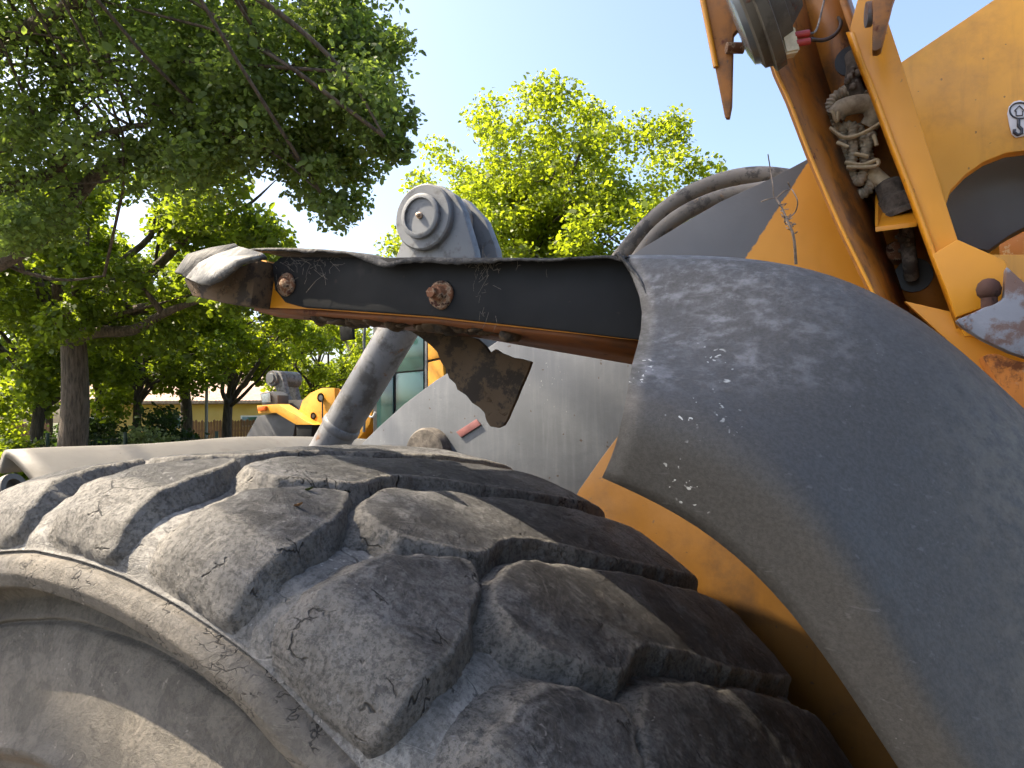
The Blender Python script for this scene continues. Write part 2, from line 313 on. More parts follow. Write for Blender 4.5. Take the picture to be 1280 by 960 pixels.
def lug_mesh(name, poly_deg, seed):
    poly = np.array([(R_(t)*RT, y2s(y) if y > -.5 else y+1) for t, y in poly_deg]); poly = chaikin(poly, 2)
    st = .0034; lo = poly.min(0)-.034; hi = poly.max(0)+.02; lo[1] = max(lo[1], .0005); hi[1] = min(hi[1], SL-.0005)
    a = np.arange(lo[0], hi[0], st); b = np.arange(lo[1], hi[1]+st*.5, st); A, B = np.meshgrid(a, b, indexing='ij'); P = np.stack([A.ravel(), B.ravel()], 1)
    nz = np.array([[mn.noise(Vector((x*14+seed*3.1, y*14, seed))), mn.noise(Vector((x*45, y*45+seed, 3.0+seed))), mn.noise(Vector((x*7, y*7, 9.0+seed*2))), mn.noise(Vector((x*100, y*100+seed, 5.)))] for x, y in P])
    sd = sdist(P, poly) + nz[:, 0]*.006 + nz[:, 1]*.0042 + nz[:, 3]*.0015 - .010*np.clip(nz[:, 1]-.35, 0, 1)*(nz[:, 2] > 0)
    s = P[:, 1]; hmax = np.interp(s, [0, .02, .045, .08, .14, .22, SL-.22, SL-.14, SL-.08, SL-.045, SL-.02, SL], [.007, .013, .020, .027, .031, .033, .033, .031, .027, .020, .013, .007])
    g = np.clip((sd+.013)/.030, 0, 1); g = g*g*(3-2*g); g = np.where(sd > 0, .62+.38*np.clip(1-(1-np.clip(sd/.0065, 0, 1))**2.0, 0, 1), .62*np.clip((sd+.012)/.012, 0, 1))
    lo_, hi_ = np.full(len(b), np.nan), np.full(len(b), np.nan); S2 = sd.reshape(len(a), len(b))
    for j in range(len(b)):
        w_ = np.where(S2[:, j] > 0)[0]
        if len(w_): lo_[j], hi_[j] = a[w_[0]], a[w_[-1]]
    okk = ~np.isnan(lo_); lo_ = np.interp(b, b[okk], lo_[okk]); hi_ = np.interp(b, b[okk], hi_[okk]); LO, HI = np.tile(lo_, len(a)), np.tile(hi_, len(a))
    lm = np.clip(1-(P[:, 0]-LO)/(.35*(HI-LO)+1e-6), 0, 1); kw = 1+1.3*lm; g = np.where(sd < 0, .62*np.clip((sd+.012*kw)/(.012*kw), 0, 1)**(1+.3*lm), g*(1-.22*lm*np.clip(1-sd/.03, 0, 1)*(sd > 0)))
    h = hmax*g*(1+.05*nz[:, 2]) + g*(nz[:, 0]*.0022+nz[:, 1]*.0012+nz[:, 3]*.0006) - .008*(g < .02) - .003
    y = np.interp(s, ts, ta[:, 0]); r = np.interp(s, ts, ta[:, 1]); ny = np.interp(s, ts, tn[:, 0]); nr = np.interp(s, ts, tn[:, 1])
    y = y+ny*h; r = r+nr*h; th = P[:, 0]/RT; V = np.stack([r*np.sin(th), y, r*np.cos(th)], 1)
    na, nb = len(a), len(b); ok = (sd > -.034).reshape(na, nb); Fc = []
    for i in range(na-1):
        for j in range(nb-1):
            if ok[i, j] or ok[i+1, j] or ok[i, j+1] or ok[i+1, j+1]: Fc.append((i*nb+j, i*nb+j+1, (i+1)*nb+j+1, (i+1)*nb+j))
    me = bpy.data.meshes.new(name); me.from_pydata(V.tolist(), [], Fc); me.attributes.new('wear', 'FLOAT', 'POINT').data.foreach_set('value', (np.clip(sd/.012, 0, 1)*np.interp(s, [0, .05, .09], [0, .3, 1])).astype(np.float32))
    bm = bmesh.new(); bm.from_mesh(me); bmesh.ops.delete(bm, geom=[v for v in bm.verts if not v.link_faces], context='VERTS'); bm.normal_update()
    if sum(f.normal.dot(f.calc_center_median()) for f in bm.faces) < 0: bmesh.ops.reverse_faces(bm, faces=bm.faces[:])
    bm.to_mesh(me); bm.free(); me.materials.append(M['lug']); me.shade_smooth(); return me
outer = [(13.2, -1.012), (13.0, .004), (21.2, .004), (21.2, -1.012)]
outer = [(13.1, -.004), (21.4, -.004), (21.5, .03), (20.9, .09), (18.8, .165), (16.4, .20), (13.8, .17), (11.5, .11), (12.4, .035)]
inner = [(16.6, .225), (16.8, .29), (20.3, .38), (24.0, .50), (28.0, .60), (31.0, .70), (39.5, .70), (38.3, .60), (34.2, .45), (27.2, .305), (28.4, .225), (27.0, .192), (23.0, .136), (18.6, .16)]
PITCHD = 360/29
vo = [lug_mesh('tread_lug', outer, i+1) for i in range(4)]; vi = [lug_mesh('tread_lug', inner, i+11) for i in range(4)]
for kk in range(29):
    for vv, q in ((vo, 0), (vi, 1)):
        o = bpy.data.objects.new('tread_lug', vv[(kk*3+q) % 4]); col.objects.link(o); o.parent = tyre
        o.location = HUB; o.rotation_euler = (0, R_(PITCHD*kk + (mn.noise(Vector((kk*1.7, q, 0)))*.5)), 0)

# ---- rim (mostly below the frame)
lathe('rim', [(.05, .37), (.02, .36), (.03, .33), (.14, .30), (.22, .27), (.24, .16), (.16, .15), (.15, 0)], HUB, (0, 1, 0), M['orange'], L1, 64)

# ---- fender: moulded grey sheet (skirt, slanted shoulder, roof), torn off at its front
YE, YM, YT = .075, .058, .27
Epx = [(755, 595), (800, 597), (845, 612), (890, 640), (940, 680), (985, 724), (1030, 788), (1075, 868), (1115, 960)]
Mpx = [(784, 497), (840, 495), (890, 503), (945, 525), (995, 562), (1040, 615), (1080, 690), (1115, 780), (1150, 905)]
Tpx = [(775, 319), (830, 318), (900, 317), (965, 317), (1020, 321), (1080, 340), (1150, 380), (1215, 440), (1280, 522)]
def ext(P, n, cx=0, cz=.875, grow=0.0, step=9, y=None):
    out = [Vector(p) for p in P]; p = out[-1]; r = math.hypot(p.x-cx, p.z-cz); a = math.atan2(p.x-cx, p.z-cz)
    for i in range(1, n+1): out.append(Vector((cx+(r+grow*i)*math.sin(a+R_(step)*i), p.y if y is None else y, cz+(r+grow*i)*math.cos(a+R_(step)*i))))
    return out
Ec = ext([PY(x, y, YE) for x, y in Epx], 7); Mc = ext([PY(x, y, YM) for x, y in Mpx], 7, grow=.004); Tc = ext([PY(x, y, YT) for x, y in Tpx], 7, grow=-.006, step=8)
def rs(P, n): 
    c = cm(P, 8); d = [0]
    for a, b in zip(c, c[1:]): d.append(d[-1]+(b-a).length)
    return [Vector([np.interp(x, d, [p[i] for p in c]) for i in range(3)]) for x in np.linspace(0, d[-1], n)]
def srow(P, n=44, it=10):
    q = rs(P, n)
    for _ in range(it): q = [q[0]] + [(q[a-1]+q[a]*2+q[a+1])/4 for a in range(1, n-1)] + [q[-1]]
    return q
rE, rM, rT = srow(Ec), srow(Mc), srow(Tc)
def lerprow(a, b, t): return [p.lerp(q, t) for p, q in zip(a, b)]
bul = Vector((.004, -.012, .010))
rows = [rE, lerprow(rE, rM, .4), lerprow(rE, rM, .88), lerprow(rM, rT, .02), lerprow(rM, rT, .12), [p+bul*.5 for p in lerprow(rM, rT, .4)], [p+bul*.9 for p in lerprow(rM, rT, .62)], [p+bul*.8 for p in lerprow(rM, rT, .86)], rT]
rows += [[p+Vector((0, .05, .006)) for p in rT], [p+Vector((0, .20, .008)) for p in rT], [p+Vector((0, .38, .008)) for p in rT]]
tear = [(755, 595), (766, 572), (777, 540), (784, 497), (786, 478), (791, 455), (803, 420), (805, 372), (775, 319)]
ty = [YE, YE-.006, YE-.012, YM+.006, .085, .13, .185, .235, YT]
for i, (q, yy) in enumerate(zip(tear, ty)):
    p = PY(q[0], q[1], yy); dlt = p-rows[i][0]
    for j, wt in enumerate((1, .93, .8, .62, .43, .27, .14, .06, .02)): rows[i][j] = rows[i][j]+dlt*wt
k = N('moulded_grey_fender'); w5 = k.warp(45, .02); blo = k.ramp(k.vor(85, 'SMOOTH_F1', w5), .10, .55); n1 = k.noise(7, 7, .7); gr = k.noise(330, 4, .75); md = k.noise(48, 6, .75)
bev = k.ramp(k.axis(2), 1.795, 1.82); left = k.ramp(k.axis(0), .86, .60)
c = k.mix(k.ramp(gr, .35, .65), (.042, .039, .035), (.063, .059, .053))
c = k.mix(k.math('MULTIPLY', k.math('MULTIPLY', k.ramp(md, .42, .66), blo), k.math('MULTIPLY', k.math('MULTIPLY', bev, left), k.ramp(n1, .32, .55))), c, (.19, .187, .19))
for i_, (rt, sc_) in enumerate((((.2, .6, .1), 26), ((1.1, .3, .9), 34))):
    st = k.noise(sc_, 3, .6, k.map((.35, 5, 5), rt, (i_*3, 1, 2))); c = k.mix(k.math('MULTIPLY', k.ramp(st, .66, .74), .35), c, (.15, .148, .142))
fl = k.vor(190, vec=k.warp(90, .012)); c = k.mix(k.math('MULTIPLY', k.ramp(fl, .14, .07), k.ramp(k.noise(9, 3), .58, .72)), c, (.22, .215, .20))
near = k.math('MULTIPLY', k.math('MULTIPLY', k.ramp(k.axis(0), .72, .66), k.ramp(k.axis(2), 1.86, 1.83)), k.ramp(k.noise(26, 2), .55, .60))
for sc_, th_ in ((75, .20), (150, .20)):
    sp2 = k.vor(sc_, vec=k.warp(90, .018)); c = k.mix(k.math('MULTIPLY', k.ramp(sp2, th_, th_*.7), near), c, (.50, .50, .46))
rear_sheen = k.math('MULTIPLY', k.ramp(k.math('ADD', k.axis(0), k.math('MULTIPLY', k.noise(6, 6, .7), .10)), .84, .97), k.ramp(k.noise(70, 6, .75), .35, .65)); c = k.mix(k.math('MULTIPLY', rear_sheen, .8), c, (.13, .115, .088))  # warm sheen towards the rear, painted into the colour as a dusty brown
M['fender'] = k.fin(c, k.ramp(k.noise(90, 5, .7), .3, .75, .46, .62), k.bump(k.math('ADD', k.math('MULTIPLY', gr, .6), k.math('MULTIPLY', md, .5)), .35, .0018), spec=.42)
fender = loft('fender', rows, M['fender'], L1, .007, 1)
# ragged lip left along the tear and the strip of roof sheet that still hangs over the bracket
k = N('torn_sheet_edge'); M['torn'] = k.fin(k.mix(k.ramp(k.noise(50, 6, .7), .4, .65), (.016, .016, .017), (.085, .08, .074)), .8, k.bump(k.noise(90, 5), 1, .004))
def ragged(P, wd):
    P = resample(cm(P, 6), .004); a = []; b = []
    for q in P:
        n_ = mn.noise(q*120)*.5+mn.noise(q*260)*.4; a.append(q+Vector((.003, -.003, 0))); b.append(q+Vector((-wd*(.55+.6*n_), .006+.004*n_, -wd*.3*n_)))
    o_ = loft('torn_edge', [a, [u_.lerp(v_, .5)+Vector((0, -.002, 0)) for u_, v_ in zip(a, b)], b], M['torn'], fender, .002); o_.data.shade_flat()
lp = [PY(x, y, q) for (x, y), q in zip([(770, 316), (783, 330), (797, 348), (806, 368), (809, 392), (806, 412), (802, 430)], [.266, .258, .246, .233, .215, .20, .19])]
ragged(lp, .006)
topl = [(306, 311), (330, 309), (370, 309), (410, 311), (440, 314), (462, 320), (480, 327), (500, 323), (520, 320), (560, 321), (600, 321), (640, 321), (680, 322), (720, 320), (750, 318), (785, 318)]
ra, rb, rc, rd = [], [], [], []
for i, p in enumerate(resample(cm([PY(x, y, .268) for x, y in topl], 6), .0035)):
    n_ = mn.noise(p*40)*.6+mn.noise(p*110)*.4; ra.append(p+Vector((0, -.001+.004*n_, -.005-.004*n_-.010*max(0, mn.noise(p*14))))); rb.append(p+Vector((0, 0, -.002))); rc.append(Vector((p.x, .31, p.z+.003))); rd.append(Vector((p.x, .60, p.z+.003)))
loft('roof_strip', [ra, rb, rc, rd], M['torn'], fender, .002); fender.children[-1].data.shade_flat()
# bent remnant at the front: three folded facets over a mud-caked bracket end
A = [(220, 341), (236, 319), (262, 312), (290, 308)]; B = [(234, 349), (250, 331), (270, 321), (300, 311)]; Cc = [(250, 355), (268, 344), (292, 326), (330, 318)]; Dd = [(262, 356), (276, 350), (302, 330), (333, 322)]
rA, rB, rC, rD = [[PY(x, y, q) for x, y in P_] for P_, q in ((A, .31), (B, .265), (Cc, .225), (Dd, .222))]
loft('fender_remnant', [rA, [a.lerp(b, .55)+Vector((0, 0, .004)) for a, b in zip(rA, rB)], rB], M['torn'], fender, .006); autosmooth(fender.children[-1], 30)
loft('fender_remnant', [[p+Vector((0, 0, .001)) for p in rB], rC, rD], paint('peeled_pale_paint', (.115, .113, .108), (.022, .023, .026), (.48, .53), 44, (.20, .14, .09), (.60, .64), .6, .3, bump=.9, rscale=50), fender, .006); autosmooth(fender.children[-1], 30)
mudp = plate('mud_cake', [(228, 347), (262, 357), (300, 333), (322, 324), (322, 330), (318, 350), (313, 383), (280, 379), (240, 370)], .262, .12, M['mud'], fender, .006)

# ---- fender bracket: black facing plate bolted to an orange angle profile
BY = .285
bracket = plate('fender_bracket', [(322, 324), (345, 328), (775, 330), (815, 380), (806, 428), (620, 408), (540, 399), (400, 388), (318, 385)], BY+.012, .012, M['orange'], L1, .002)
fl1 = [(318, 385), (375, 389), (450, 394), (540, 399), (620, 408), (700, 417), (800, 429)]
fd = [.05, .06, .08, .11, .16, .20, .24]
loft('flange', [[PY(x, y, BY+.012)+Vector((0, q*t_, -.02*q*t_/.24)) for (x, y), q in zip(fl1, fd)] for t_ in (0, .5, 1)], M['flange'], bracket, .008)
facing = plate('facing_plate', [(340, 330), (350, 321), (772, 322), (797, 350), (807, 395), (801, 425), (700, 413), (620, 404), (540, 395), (440, 388), (378, 384), (356, 378), (343, 362)], BY, .011, M['dark'], bracket, .0025)
for (x, y, r, dome) in ((359, 356, 14, .006), (552, 369, 18, .012)):
    c = PY(x, y, BY); s_ = (c-Vector(CAM)).length/F*r*.98
    b = lathe('bolt', [(-.001, s_), (-.003, s_*1.0), (-.0045, s_*.9), (-.005, s_*.62), (-.006, s_*.6), (-.004-dome*.7, s_*.45), (-.005-dome*.7, s_*.2), (-.005-dome*.7, 0)], c, (0, 1, 0), M['rust'], bracket, 28, 50)
    for v in b.data.vertices:
        p = v.co*90; v.co += Vector((mn.noise(p), mn.noise(p+Vector((5, 0, 0))), mn.noise(p+Vector((0, 7, 0)))))*.0012
    if dome > .01: lathe('nut', [(-.020, .0065), (-.010, .0075)], c+Vector((-.003, 0, .001)), (0, 1, 0), M['rust'], b, 6, 20)
# dirt clods under the bracket
bm = bmesh.new()
for i in range(90):
    t = random.random(); x = 385+t*260; p = PY(x, np.interp(x, [385, 450, 540, 650], [395, 402, 406, 416])+random.uniform(-2, 4), BY+.03+random.random()*.10)
    m_ = Matrix.Translation(p) @ Matrix.Diagonal((random.uniform(.006, .02), random.uniform(.008, .02), random.uniform(.003, .007), 1)); bmesh.ops.create_icosphere(bm, subdivisions=2, radius=1, matrix=m_)
for v in bm.verts: v.co += Vector((mn.noise(v.co*60), mn.noise(v.co*60+Vector((3, 0, 0))), mn.noise(v.co*60+Vector((0, 3, 0)))))*.006
tag(from_bm('mud_crust', bm, M['mud'], bracket, True), kind='stuff')
# hanging torn plate
hang = plate('hanging_plate', [(505, 408), (530, 406), (560, 410), (578, 419), (596, 423), (606, 432), (612, 441), (619, 436), (626, 441), (634, 444), (641, 447), (650, 448), (664, 452), (660, 463), (655, 475), (650, 486), (645, 499), (639, 512), (634, 524), (629, 532), (622, 535), (612, 533), (607, 525), (605, 516), (598, 509), (590, 504), (582, 494), (571, 487), (569, 480), (561, 473), (557, 462), (550, 451), (546, 440), (538, 432), (528, 424), (516, 416)], .41, .008, M['mud'], bracket, .002)
cw = N('cobweb_fibre'); M['web'] = cw.fin((.16, .14, .115), .95)
bm = bmesh.new()
for i in range(45):
    x = random.uniform(345, 420); y = 322+abs(random.gauss(0, 12)); p = PY(x, y, BY-.006); q = p+Vector((random.gauss(0, .012), random.uniform(-.004, .003), random.gauss(-.004, .01))); tube_bm(bm, [p, p.lerp(q, .5)+Vector((random.gauss(0, .003), 0, random.gauss(0, .003))), q], .00022, 4, False)
for i in range(48):
    x = random.gauss(606, 9) if i < 40 else random.uniform(570, 690); y = random.uniform(326, 395) if 18 < i < 40 else 332+random.gauss(0, 3); p = PY(x, y, BY-.006); q = p+Vector((random.gauss(0, .008), random.uniform(-.004, .002), random.gauss(0, .010))); tube_bm(bm, [p, p.lerp(q, .5)+Vector((random.gauss(0, .003), 0, random.gauss(0, .003))), q], .00022, 4, False)
tag(from_bm('cobweb', bm, M['web'], None, True), 'dusty cobweb and dry fibres clinging to the black bolted plate', 'cobweb', kind='stuff')

# ---- orange wheel-arch panel behind the tyre
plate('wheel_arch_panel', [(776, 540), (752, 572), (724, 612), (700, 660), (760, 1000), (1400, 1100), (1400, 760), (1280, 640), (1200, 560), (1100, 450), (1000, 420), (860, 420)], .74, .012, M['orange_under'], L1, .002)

# ---- lift arm: grey, orange beyond a hand-painted edge
k = N('lift_arm_paint'); zz = k.axis(2); xx = k.axis(0)
pA, pB = PY(1012, 200, .95), PY(935, 318, .95); dv = (pB-pA); nx, nz_ = dv.z, -dv.x; ln = math.hypot(nx, nz_); nx /= ln; nz_ /= ln
val = k.math('ADD', k.math('ADD', k.math('MULTIPLY', xx, nx), k.math('MULTIPLY', zz, nz_)), -(pA.x*nx+pA.z*nz_))
sgn = 1 if (PY(1040, 300, .95).x-pA.x)*nx+(PY(1040, 300, .95).z-pA.z)*nz_ > 0 else -1
val = k.math('ADD', k.math('MULTIPLY', val, sgn), k.math('MULTIPLY', k.math('SUBTRACT', k.noise(60, 5, .7), .5), .012)); om = k.ramp(val, -.0015, .0015)
g1 = k.noise(4, 5); st = k.noise(9, 6, .65, k.map((7, 7, .6))); gcol = k.mix(k.ramp(g1, .3, .7), (.088, .094, .102), (.118, .125, .135)); gcol = k.mix(k.math('MULTIPLY', k.ramp(st, .45, .72), .5), gcol, (.155, .162, .172))
v2 = k.vor(28, vec=k.warp(50, .03)); gcol = k.mix(k.ramp(v2, .095, .06), gcol, (.06, .04, .03)); v3 = k.vor(80, vec=k.warp(60, .02)); gcol = k.mix(k.math('MULTIPLY', k.ramp(v3, .12, .08), k.ramp(k.noise(8), .58, .66)), gcol, (.30, .30, .30))
hi_ = k.ramp(zz, 1.95, 2.05); gcol = k.mix(hi_, gcol, k.mix(k.ramp(g1, .3, .7), (.075, .075, .08), (.10, .10, .105)))
c = k.mix(om, gcol, k.mix(k.ramp(g1, .3, .7), (.58, .245, .012), (.64, .28, .018)))
M['arm'] = k.fin(c, .45, k.bump(k.noise(35, 5, .6), .25, .003))
arm = plate('lift_arm', [(1034, 186), (1012, 197), (965, 222), (900, 252), (850, 281), (806, 308), (760, 338), (700, 373), (650, 407), (600, 441), (545, 475), (505, 505), (475, 532), (440, 566), (420, 640), (640, 760), (800, 640), (900, 520), (1130, 420), (1100, 335), (1072, 262)], .95, .10, M['arm'], L1, .003)
c = PY(539, 565, .95); rr = (c-Vector(CAM)).length/F*27
lathe('pin_boss', [(.02, rr*1.12), (-.02, rr*1.12), (-.028, rr*1.02), (-.03, rr*.85), (-.03, 0)], c, (0, 1, 0), M['tape'], arm, 40)
plate('reflector', [(570, 540), (595, 524), (601, 531), (576, 547)], .946, .004, flat('faded_red_reflector', (.26, .10, .09), .4, .2), arm, .001)

# ---- tilt lever with its pin, and the tilt cylinder below
lever = plate('tilt_lever', [(533, 229), (552, 232), (568, 243), (578, 262), (592, 310), (598, 345), (575, 396), (520, 396), (488, 345), (496, 318), (503, 300), (500, 275), (504, 255), (515, 238)], 1.22, .035, M['grey'], L1, .004)
pc = PY(533, 273, 1.22); pr_ = (pc-Vector(CAM)).length/F
lathe('eye', [(.03, pr_*40), (-.018, pr_*40), (-.022, pr_*38), (-.022, pr_*26)], pc, (0, 1, 0), M['grey'], lever, 56)
pin = lathe('pin', [(-.02, pr_*27), (-.034, pr_*27), (-.037, pr_*25), (-.037, pr_*21.5), (-.030, pr_*21), (-.030, 0)], pc, (0, 1, 0), M['grey'], lever, 48)
lathe('grease_nipple', [(-.03, pr_*4), (-.036, pr_*4), (-.038, pr_*2.6), (-.046, pr_*2.2), (-.048, 0)], pc, (0, 1, 0), flat('dull_brass', (.30, .22, .16), .45, .2, 80, .6), pin, 16)
lathe('bushing', [(.03, pr_*34), (.040, pr_*34), (.042, pr_*39), (.105, pr_*39), (.107, pr_*34), (.12, pr_*34)], pc, (0, 1, 0), M['bush'], lever, 48)
l2 = [(533, 231), (556, 236), (580, 262), (594, 300), (600, 345), (575, 390), (520, 390), (488, 345), (503, 300), (500, 275), (512, 240)]
prism('lever_cheek', [PY(x, y, 1.22)+Vector((0, .115, 0)) for x, y in l2], (0, .035, 0), M['grey'], lever, .004)
tube('tilt_cylinder', [PY(300, 755, 1.32), PY(395, 588, 1.32), PY(428, 530, 1.32), PY(494, 420, 1.32), PY(545, 335, 1.32)], .059, M['tube'], L1, 32, 4)
cyl = L1.children[-1]
c = PY(437, 535, 1.30)
dcy = (PY(494, 420, 1.32)-PY(428, 530, 1.32)).normalized()
lathe('weld_collar', [(-.02, .058), (-.008, .064), (.006, .063), (.014, .058)], PY(427, 532, 1.32), dcy, M['tube'], cyl, 32, 60)

# ---- hoses over the arm
tube('hydraulic_hose', [PY(745, 410, 1.16), PY(757, 350, 1.16), PY(783, 312, 1.16), PY(812, 279, 1.17), PY(850, 249, 1.18), (PY(900, 227, 1.19)), PY(950, 219, 1.2), PY(1010, 226, 1.21)], .0195, M['hose'], L1, 16, 8)
tube('hydraulic_hose', [PY(770, 410, 1.12), PY(783, 350, 1.12), PY(806, 312, 1.12), PY(830, 285, 1.13), PY(862, 263, 1.13), PY(905, 246, 1.14), PY(960, 236, 1.14)], .0175, M['hose'], L1, 16, 8)

# ---- bucket edge in front of the tyre
bk = []
bkx = [(8, 566), (60, 562), (150, 560), (230, 555), (290, 548), (360, 548), (440, 549), (520, 556), (600, 556)]
rowA = [PX(x, y, -1.2) for x, y in bkx]
bk = [[p+Vector(q) for p in rowA] for q in ((-.03, 0, -.05), (-.012, 0, -.004), (0, 0, 0), (.03, 0, -.008), (.12, 0, -.055), (.24, -.01, -.13), (.34, -.02, -.24), (.38, -.03, -.6), (.2, -.03, -1.1), (-.7, -.03, -1.5))]
bucket = loft('bucket', bk, M['bucket'], L1, .02, 1)
c = PX(16, 611, -.98)
lathe('lifting_eye', [(-.01, .035), (.006, .035), (.006, .022), (-.01, .022), (-.01, .035)], c, (1, .3, .3), M['bucket'], bucket, 24)

# ================================================================== frame post with cable channel (right)
WY, EY = 1.0, .80
edge = [(930, -30), (957, 50), (970, 92), (986, 127), (1012, 195), (1050, 283), (1085, 355), (1130, 450)]
crease = [(996, -30), (1013, 40), (1024, 80), (1042, 135), (1064, 190), (1090, 260), (1118, 345), (1150, 440)]
redge = [(1040, -30), (1064, 40), (1076, 76), (1094, 120), (1114, 175), (1139, 240), (1170, 325), (1202, 410)]
frame = loft('frame_post', [[PY(x, y, EY) for x, y in edge], [PY(x, y, EY).lerp(PY(x2, y2, WY), .5) for (x, y), (x2, y2) in zip(edge, crease)], [PY(x, y, WY) for x, y in crease]], M['orange_dirty'], L1, .012)
tube('flange_edge', [PY(x+1, y, EY-.002) for x, y in edge], .0028, M['orange'], frame, 8, 4)
loft('web', [[PY(x-1, y, WY-.002) for x, y in crease], [PY(x+12, y, WY-.002) for x, y in redge]], M['orange_dirty'], frame, .01)
loft('flange', [[PY(x+3, y, EY+.03) for x, y in redge], [PY(x+10, y, WY) for x, y in redge]], M['orange_dirty'], frame, .01)
post = plate('post_plate', [(1062, 36), (1080, -30), (1098, -10), (1127, 78), (1160, 185), (1197, 299), (1205, 330), (1240, 420), (1206, 420), (1192, 392), (1160, 300), (1135, 230), (1112, 172), (1090, 116), (1072, 70)], EY, .014, M['orange'], frame, .002)
loft('flange_edge', [[PY(x+2, y, EY-.004) for x, y in redge[1:]], [PY(x-5, y, EY+.012) for x, y in redge[1:]]], M['orange'], frame, .004)
plate('gusset_plate', [(1165, 318), (1197, 299), (1256, 325), (1259, 330), (1257, 372), (1240, 382), (1225, 386), (1195, 397), (1182, 360)], EY-.02, .016, M['orange'], frame, .003)
plate('side_plate', [(1120, 82), (1127, 77), (1240, 1), (1300, -40), (1900, -60), (1900, 185), (1290, 187), (1258, 191), (1230, 202), (1207, 218), (1188, 238), (1182, 256), (1150, 170)], 1.06, .03, M['yellow'], frame, .003)
plate('side_plate', [(1188, 318), (1238, 318), (1290, 318), (1900, 290), (1900, 380), (1290, 380), (1225, 380)], 1.05, .03, M['yellow'], frame, .003)
plate('grey_link', [(1150, 170), (1200, 185), (1290, 165), (1900, 165), (1900, 215), (1290, 279), (1262, 294), (1236, 313), (1215, 310), (1185, 295), (1160, 240)], 1.16, .05, M['gate'], frame, .003)
plate('back_plate', [(1150, 260), (1900, 240), (1900, 420), (1180, 420)], 1.24, .02, M['yellow'], frame, .002)
k = N('orange_hazard_sticker'); M['sticker'] = k.fin(k.mix(k.ramp(k.noise(70, 4, .7), .55, .62), (.60, .20, .02), (.70, .42, .16)), .45)
plate('sticker', [(1249, 306), (1275, 292), (1300, 280), (1300, 318), (1250, 320)], 1.12, .004, M['sticker'], frame, .001)
plate('towing_plate', [(1258, 332), (1300, 370), (1900, 440), (1900, 500), (1285, 448), (1262, 440), (1228, 424), (1206, 410), (1194, 400), (1214, 392), (1230, 384), (1244, 380), (1255, 372)], .73, .03, M['greyrust'], frame, .004)
c = PY(1236, 364, .74); s_ = (c-Vector(CAM)).length/F
M['darkrust'] = paint('dark_rusty_steel', (.05, .02, .012), (.09, .05, .03), (.55, .7), 34, (.05, .018, .009), (.58, .64), .85, .4, bump=1.0, rscale=60)
pt = PY(1236, 361, .742); bp = lathe('tow_pin', [(0, s_*7.5), (.045, s_*7.5)], pt, (0, .02, -1), M['darkrust'], frame, 20)
lathe('pin_head', [(-s_*11, 0), (-s_*10, s_*5), (-s_*6, s_*9.5), (0, s_*11.5), (s_*6, s_*10.5), (s_*9, s_*8), (s_*9, 0)], pt, (0, .1, -1), M['darkrust'], bp, 24, 60)
plate('rusty_block', [(1228, 444), (1245, 441), (1268, 450), (1300, 456), (1900, 460), (1900, 520), (1300, 520), (1262, 505)], .76, .15, M['orangerust'], frame, .006)
plate('lower_plate', [(1130, 376), (1200, 392), (1240, 400), (1900, 420), (1900, 1500), (1400, 1500), (1200, 440)], .83, .02, M['orange'], frame, .002)

box('rear_chassis', (1.25, 1.15, .55), (4.2, 1.95, 1.75), M['orange'], L1, .03)
box('hinge_block', (.95, 1.12, .5), (1.27, 1.98, 1.5), M['gate'], L1, .03)
# lifting-point sticker: white rounded badge with a hook and an arrow in a ring
SY = 1.056
def stick(x, y): return PY(x, y, SY)
badge = [(1259, 142), (1261, 133), (1267, 127), (1275, 125), (1284, 128), (1290, 136), (1290, 146), (1285, 165), (1279, 170), (1270, 172), (1265, 168), (1262, 158)]
bd = prism('lifting_sticker', [stick(x, y) for x, y in badge], (0, .003, 0), flat('white_vinyl', (.62, .60, .62), .4, .05), frame, .0008)
M['ink'] = flat('dark_ink', (.03, .03, .04), .5, .1)
def inkline(name, pts, wd, closed=False):
    P = [stick(x, y)-Vector((0, .0012, 0)) for x, y in pts]; bm = bmesh.new()
    if closed: P = P+[P[0]]
    tube_bm(bm, P, wd, 6); o = from_bm(name, bm, M['ink'], bd, True); return o
inkline('ring', [(1275+13*math.cos(a), 138.5+10*math.sin(a)) for a in np.linspace(0, 2*math.pi, 25)[:-1]], .0013, True)
inkline('arrow', [(1268, 139), (1274, 132.5), (1281, 139), (1278, 139), (1278, 144.5), (1270, 145), (1270, 139.5)], .0010, True)
inkline('hook', [(1273, 149), (1273, 158), (1277, 162), (1277, 167), (1272, 169), (1267.5, 166), (1268, 162)], .0028)

# ---- lamp and brackets at the top of the post
LY = .74
plate('lamp_bracket', [(872, -40), (936, -40), (934, 32), (922, 36), (916, 43), (914, 131), (911, 147), (906, 147), (894, 86), (883, 30)], LY, .012, M['orange_dirty'], frame, .002)
lathe('bolt', [(-.012, .009), (.016, .009)], PY(917, 60, LY-.004), (.85, .5, 0), M['rust'], frame, 12)
tube('flange_edge', [PY(874, -20, LY-.002), PY(885, 33, LY-.002), (PY(895, 84, LY-.002))], .0045, M['orange'], frame, 8, 3)
plate('lamp_bracket', [(1088, -40), (1130, -40), (1116, 0), (1101, 60), (1096, 63), (1090, 63), (1091, 20)], LY-.02, .02, M['orange_dirty'], frame, .002)
lathe('washer', [(-.004, .018), (.004, .018)], PY(1086, 18, LY), (1, .2, 0), M['greyrust'], frame, 24)
lx = Vector(cr*-.85+cu*-.34+cf*.40).normalized(); lc = PD(947, 14, 1.10)
lathe('work_lamp', [(-.060, .026), (-.036, .046), (-.034, .062), (-.015, .070), (-.012, .092), (.004, .095), (.007, .084), (.018, .082), (.022, .072), (.022, 0)], lc, lx, M['lamp'], frame, 40)
